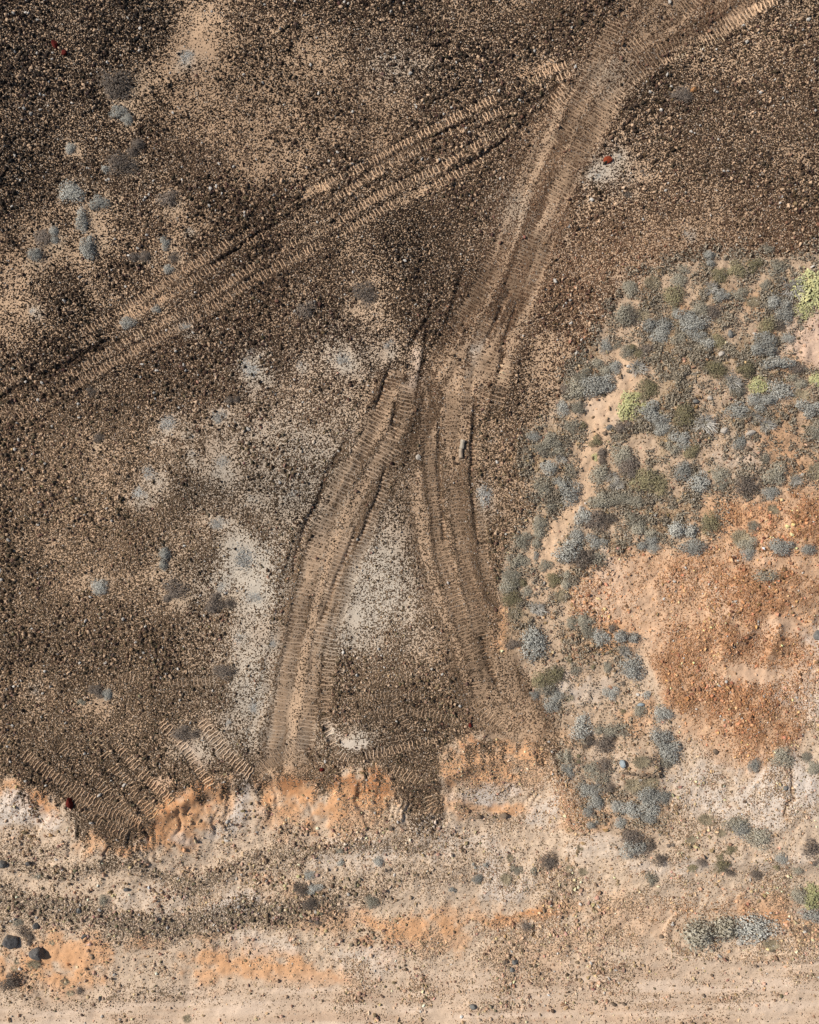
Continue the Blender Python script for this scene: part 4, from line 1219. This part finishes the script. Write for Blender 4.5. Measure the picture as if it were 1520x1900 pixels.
for i, p in enumerate(plants):
    x, y, rx, ry, k = p
    wx, wy, wz = (float(v) for v in p2w(x, y))
    rx_m, ry_m = rx * S * 1.36, ry * S * 1.36
    rm = (rx_m + ry_m) / 2
    hz = {'b': .95, 'g': .85, 'o': .85, 'n': .85, 'l': .6, 's': .85, 'k': .7, 'p': .55}[k] * rm * random.uniform(.85, 1.15)
    small = max(rx, ry) < 9
    nm = KNAME[k][1]
    label = SPECIAL.get((int(x), int(y))) or labels[id(p)]
    rot = random.uniform(0, 6.283)
    e = bpy.data.objects.new(nm, None)
    COL.objects.link(e)
    e.empty_display_size = .2
    e.location = (wx, wy, wz - .02)
    e.scale = (rx_m, ry_m, hz)
    tag(e, label, "grass tuft" if k == 'k' else "plant" if k in 'lp' else "shrub", "plants of the scrub, slope and gravel")

    def part(name, me, mat):
        o = add_obj(name, me, e, rot=(0, 0, rot))
        if not me.materials:
            me.materials.append(None)
        o.material_slots[0].link = 'OBJECT'
        o.material_slots[0].material = mat
        return o
    if k == 'k':
        part("blades", pick(TUFT, i), LM['k'])
        if not small:
            part("leaves", pick(FOL_OPEN, i), LM['k']).scale = (.75, .75, .6)
    elif k == 's':
        part("branches", pick(BR_BARE, i), LM['s'])
        part("leaves", pick(FOL_OPEN, i), LM['n' if (int(x), int(y)) == (1468, 536) else 'g']).scale = (.85, .85, .6)
    elif k == 'p':
        part("leaves", pick(FOL_MAT, i), LM['p'])
        part("branches", pick(BR, i), M_TWIG).scale = (.8, .8, .3)
    elif k == 'l':
        part("leaves", pick(FOL_LIME, i), LM['l'])
        part("branches", pick(BR, i), M_TWIG).scale = (.8, .8, .7)
    elif small:
        part("leaves", pick(FOL_SMALL, i), LM[k])
        part("branches", pick(BR, i), M_TWIG)
    else:
        part("leaves", pick(FOL if k in 'bo' else FOL + FOL_OPEN, i), LM[k])
        part("branches", pick(BR, i), M_TWIG)

# low dry undergrowth between the shrubs, too fine to count
nlow = 70000
prob_low = np.clip((litter * .9 + Z_SCRUB * (.35 - .25 * smooth(1100, 1200, PY)) - worn) * smooth(.38, .60, n_fine) * (1 - bare), 0, 1)
lx, ly, lr = scatter(nlow, prob_low, 303)
wx, wy, wz = p2w(lx, ly)
s_ = lr.uniform(.03, .085, nlow)
dv = lr.normal(size=(nlow, 3))
dv[:, 2] = np.abs(dv[:, 2]) * .6 + .1
dv /= np.linalg.norm(dv, axis=1)[:, None]
tv = np.cross(dv, lr.normal(size=(nlow, 3)))
tv /= np.linalg.norm(tv, axis=1)[:, None]
bv = np.cross(dv, tv)
pos = np.stack([wx, wy, wz + lr.uniform(.01, .12, nlow)], -1)
V = np.stack([pos - tv * s_[:, None], pos + bv * s_[:, None] * .4, pos + tv * s_[:, None], pos - bv * s_[:, None] * .4], 1).reshape(-1, 3)
ume = mesh_np("undergrowth", V, np.arange(nlow * 4), 4, LM['u'])
float_attr(ume, 'leaf', np.repeat(lr.random(nlow), 4))
tag(add_obj("undergrowth", ume), "low dry grey undergrowth filling the gaps in the scrub", "undergrowth", kind="stuff")


# ------------------------------------------------------------------ single rocks, red rocks, log, stone row
def rock_mesh(name, seed, sub=2, cuts=9, rough=.08):
    import bmesh
    bm = bmesh.new()
    bmesh.ops.create_icosphere(bm, subdivisions=sub, radius=1)
    r = random.Random(seed)
    planes = []
    for _ in range(cuts):
        n = Vector((r.gauss(0, 1), r.gauss(0, 1), r.gauss(0, 1))).normalized()
        planes.append((n, r.uniform(.55, .85)))
    for v in bm.verts:
        for n, d in planes:
            t = v.co.dot(n)
            if t > d:
                v.co -= n * (t - d) * .85
        v.co *= 1 + r.uniform(-rough, rough)
    for f in bm.faces:
        f.smooth = False
    me = bpy.data.meshes.new(name)
    bm.to_mesh(me)
    bm.free()
    return me


ROCKS = [rock_mesh("rock", 500 + i) for i in range(6)]
BOULD = [rock_mesh("boulder", 520 + i, 3, 9, .035) for i in range(3)]
M_BLACK = rock_material("black_basalt", (.055, .05, .047), (.17, .16, .15), .35, .6)
M_GREY = rock_material("grey_rock", (.12, .115, .105), (.24, .23, .21))
M_BLUE = rock_material("blue_grey_rock", (.22, .26, .28), (.36, .40, .42))
M_PALE = rock_material("pale_rock", (.38, .32, .26), (.56, .50, .43))
M_BRN = rock_material("brown_rock", (.14, .10, .07), (.26, .19, .13))
M_RED = rock_material("brick_red_rock", (.20, .035, .015), (.33, .075, .03), .15, .85)
M_DRED = rock_material("dark_red_rock", (.07, .008, .006), (.14, .018, .012), .15, .85)
M_ORG = rock_material("orange_rock", (.35, .16, .06), (.5, .26, .11))
M_WHT = rock_material("white_rock", (.6, .57, .52), (.75, .72, .68))


def rock(x, y, rx, ry, hz, a, mat, meshes, label, i, name="rock", sink=.25):
    wx, wy, wz = (float(v) for v in p2w(x, y))
    h = hz * S
    o = add_obj(name, meshes[i % len(meshes)], None, (wx, wy, wz + h * (1 - 2 * sink) * .5), (random.uniform(-.25, .25), random.uniform(-.25, .25), math.radians(a)), (rx * S, ry * S, h))
    if not o.data.materials:
        o.data.materials.append(None)
    o.material_slots[0].link = 'OBJECT'
    o.material_slots[0].material = mat
    tag(o, label, "boulder" if name == "boulder" else "rock", "single rocks and boulders")
    return o


rock(20, 1745, 17, 14, 13, -10, M_BLACK, BOULD, "rounder of two large black boulders, cut close by the frame edge", 0, "boulder")
rock(72, 1768, 20, 11.5, 12, -16, M_BLACK, BOULD, "longer, ridged one of two large black boulders on orange sand", 1, "boulder")
rock(68, 1718, 7.5, 7, 7, 20, M_BLACK, BOULD, "small black boulder at the foot of the grey stone band, above two large ones", 2, "boulder")
rock(5, 1602, 11, 8, 8, 30, M_GREY, BOULD, "grey boulder half cut by the frame edge above the grey stone band", 1, "boulder")
rock(52, 1602, 6, 5, 6, 0, M_BLACK, ROCKS, "small black rock beside the grey boulder at the frame edge", 0)
for j, (x, y, rx, ry, a, m, lab) in enumerate([
        (1127, 297, 9, 8, 0, M_RED, "brick-red rock on a pale dust spot beside the worn track"),
        (103, 84, 6, 10, 20, M_DRED, "upper, longer dark red rock of a pair on black gravel"),
        (120, 98, 7, 6, 0, M_DRED, "lower, rounder dark red rock of a pair on black gravel"),
        (130, 1490, 7, 12, 8, M_DRED, "tall dark red rock on the orange scarp edge"),
        (872, 1345, 4, 5, 0, M_DRED, "dull red rock where the fork's outer rut meets orange soil"),
        (598, 1428, 5, 4, 0, M_DRED, "dull red rock on the scarp edge below the scraped crescent"),
        (1131, 793, 7, 6, 10, M_GREY, "dark square rock on the sandy runnel below the big lime-green cushion"),
        (1122, 804, 6, 5, 50, M_BRN, "brown knobbly rock next to the dark square rock on the runnel"),
        (1355, 620, 5, 8, 8, M_GREY, "upright grey block of rock in a pale gap of the scrub"),
        (1338, 657, 8, 6, 50, M_PALE, "pale flat rock at the shaded foot of an olive shrub"),
        (1280, 648, 5, 4, 0, M_GREY, "dark grey rock in the shadow under grey-green shrubs"),
        (1345, 799, 9, 7, 0, M_PALE, "large pale pinkish slab between leafless shrubs mid-scrub"),
        (1392, 804, 10, 6, 20, M_PALE, "pale slab with a sharp shadow beside a blue-grey shrub mid-scrub"),
        (1388, 832, 6, 5, 0, M_BRN, "brown rock at the top of the pale litter ring in the scrub"),
        (1371, 1747, 7, 7, 0, M_PALE, "pale round rock below the wide blue-grey shrub near the haul road"),
        (1227, 1737, 6, 5, 30, M_BRN, "brown rock on the little kerb of stones beside the largest dome shrub"),
        (877, 1867, 7, 6, 0, M_GREY, "lone blue-black rock on the smooth haul road"),
        (857, 1886, 4, 4, 0, M_WHT, "lone small white rock on the haul road"),
        (936, 1785, 5, 6, 0, M_BRN, "brown rock of a small huddle above the haul road"),
        (955, 1784, 8, 6, 10, M_GREY, "flat grey rock of a small huddle above the haul road"),
        (950, 1799, 5, 5, 0, M_GREY, "grey rock at the bottom of a small huddle above the haul road"),
        (1189, 1307, 8, 4, 14, M_BLUE, "pale blue flat stone on a small shrub over orange sand"),
        (1155, 1416, 7, 9, 0, M_BLUE, "blue-grey pointed stone at the end of the little stone-lined bank"),
        (1287, 167, 7, 5, 20, M_ORG, "orange stone beside a brown shrub on dark gravel"),
        (776, 848, 5, 6, 0, M_PALE, "small pale block on the worn fork, away from the broken log"),
        (1010, 1688, 4, 6, 0, M_BRN, "dark pointed rock at the end of an orange streak"),
        (725, 1536, 6, 6, 20, M_BRN, "brown rock on white crust below the dark gravel tongue"),
        (889, 1515, 6, 5, 0, M_BRN, "round brown rock on the ledge below the white crust"),
        (935, 1512, 9, 7, 30, M_BRN, "largest brown clod on the ledge below the white crust"),
        (1458, 1462, 5, 5, 0, M_GREY, "grey rock on white crust beside the long drying crack"),
        (1327, 1395, 5, 8, 30, M_BRN, "dark brown rock at the foot of the rust gravel mounds"),
        (1487, 867, 6, 6, 0, M_BRN, "brown rock in orange soil above a bare twiggy shrub"),
        (1516, 1178, 9, 10, 0, M_GREY, "smooth grey rock on white soil at the frame edge"),
        (166, 1653, 4, 4, 0, M_BRN, "small brown rock above the pale shelf on the lower slope"),
        (235, 1650, 7, 4, 10, M_BLACK, "small black rock on the rim of the pale shelf"),
        (147, 1689, 5, 6, 0, M_GREY, "dark grey rock at the upper rim of the grey stone band"),
        (156, 1738, 8, 4, 35, M_BLACK, "black flat rock at the lower rim of the grey stone band"),
        (186, 1852, 4, 5, 0, M_BLACK, "black pebble-sized rock at the top of the grey haul road shoulder"),
        (1317, 738, 6, 5, 0, M_PALE, "pale rock under the olive scrub above the dark green shrub"),
        (1290, 745, 8, 5, 10, M_GREY, "flat grey rock above the dark green shrub in the scrub"),
        (1157, 1862, 3.5, 5, 45, M_BRN, "small brown stick-like stone on the haul road's edge"),
        (1139, 1863, 8, 3.5, -35, M_BRN, "dark brown elongated stone on the haul road")]):
    rock(x, y, rx, ry, (rx + ry) * .42, a, m, ROCKS, lab, j)


def log_piece(length, rad, seed):
    r = random.Random(seed)
    pts = [(0, length * (t - .5), r.uniform(-.01, .01)) for t in np.linspace(0, 1, 6)]
    V, F = tube(pts, [rad * r.uniform(.88, 1.1) for _ in pts], 8)
    n = len(V)
    faces = [F[i:i + 4] for i in range(0, len(F), 4)] + [list(range(8))[::-1], list(range(n - 8, n))]
    me = bpy.data.meshes.new("log")
    me.from_pydata([tuple(v) for v in V], [], faces)
    return me


M_LOG = rock_material("weathered_wood", (.34, .285, .22), (.47, .40, .32), .1, .9)
M_LOG2 = rock_material("brown_wood", (.32, .24, .17), (.46, .36, .27), .1, .9)
root = bpy.data.objects.new("broken_log", None)
COL.objects.link(root)
wx, wy, wz = (float(v) for v in p2w(857, 832))
root.location = (wx, wy, wz + .07)
root.rotation_euler = (0, 0, math.radians(-6))
tag(root, "broken pale log lying in two pieces on the worn fork of the tracks", "log")
for nm, ln, rad, off, m, sd_ in (("upper_piece", .40, .105, .2, M_LOG, 1), ("lower_piece", .42, .095, -.23, M_LOG2, 2)):
    me = log_piece(ln, rad, sd_)
    me.materials.append(m)
    add_obj(nm, me, root, (-.03 if off < 0 else 0, off, 0), (0, 0, .12 if off < 0 else -.05))

root = bpy.data.objects.new("stone_row", None)
COL.objects.link(root)
wx, wy, wz = (float(v) for v in p2w(1190, 1434))
root.location = (wx, wy, wz)
tag(root, "row of small brown stones lining a little undercut bank among shrubs", "stone row")
for j, q in enumerate(np.linspace(1157, 1226, 15)):
    a, b, c = (float(v) for v in p2w(q + random.uniform(-1, 1), 1434 + .10 * (q - 1155) + random.uniform(-1.5, 1.5)))
    sc = random.uniform(2.6, 4.4) * S
    o = add_obj("stone", ROCKS[j % 6], root, (a - wx, b - wy, c - wz + sc * .3), (random.random(), random.random(), random.random() * 6), (sc, sc * random.uniform(.8, 1.4), sc))
    o.material_slots[0].link = 'OBJECT'
    o.material_slots[0].material = M_BRN
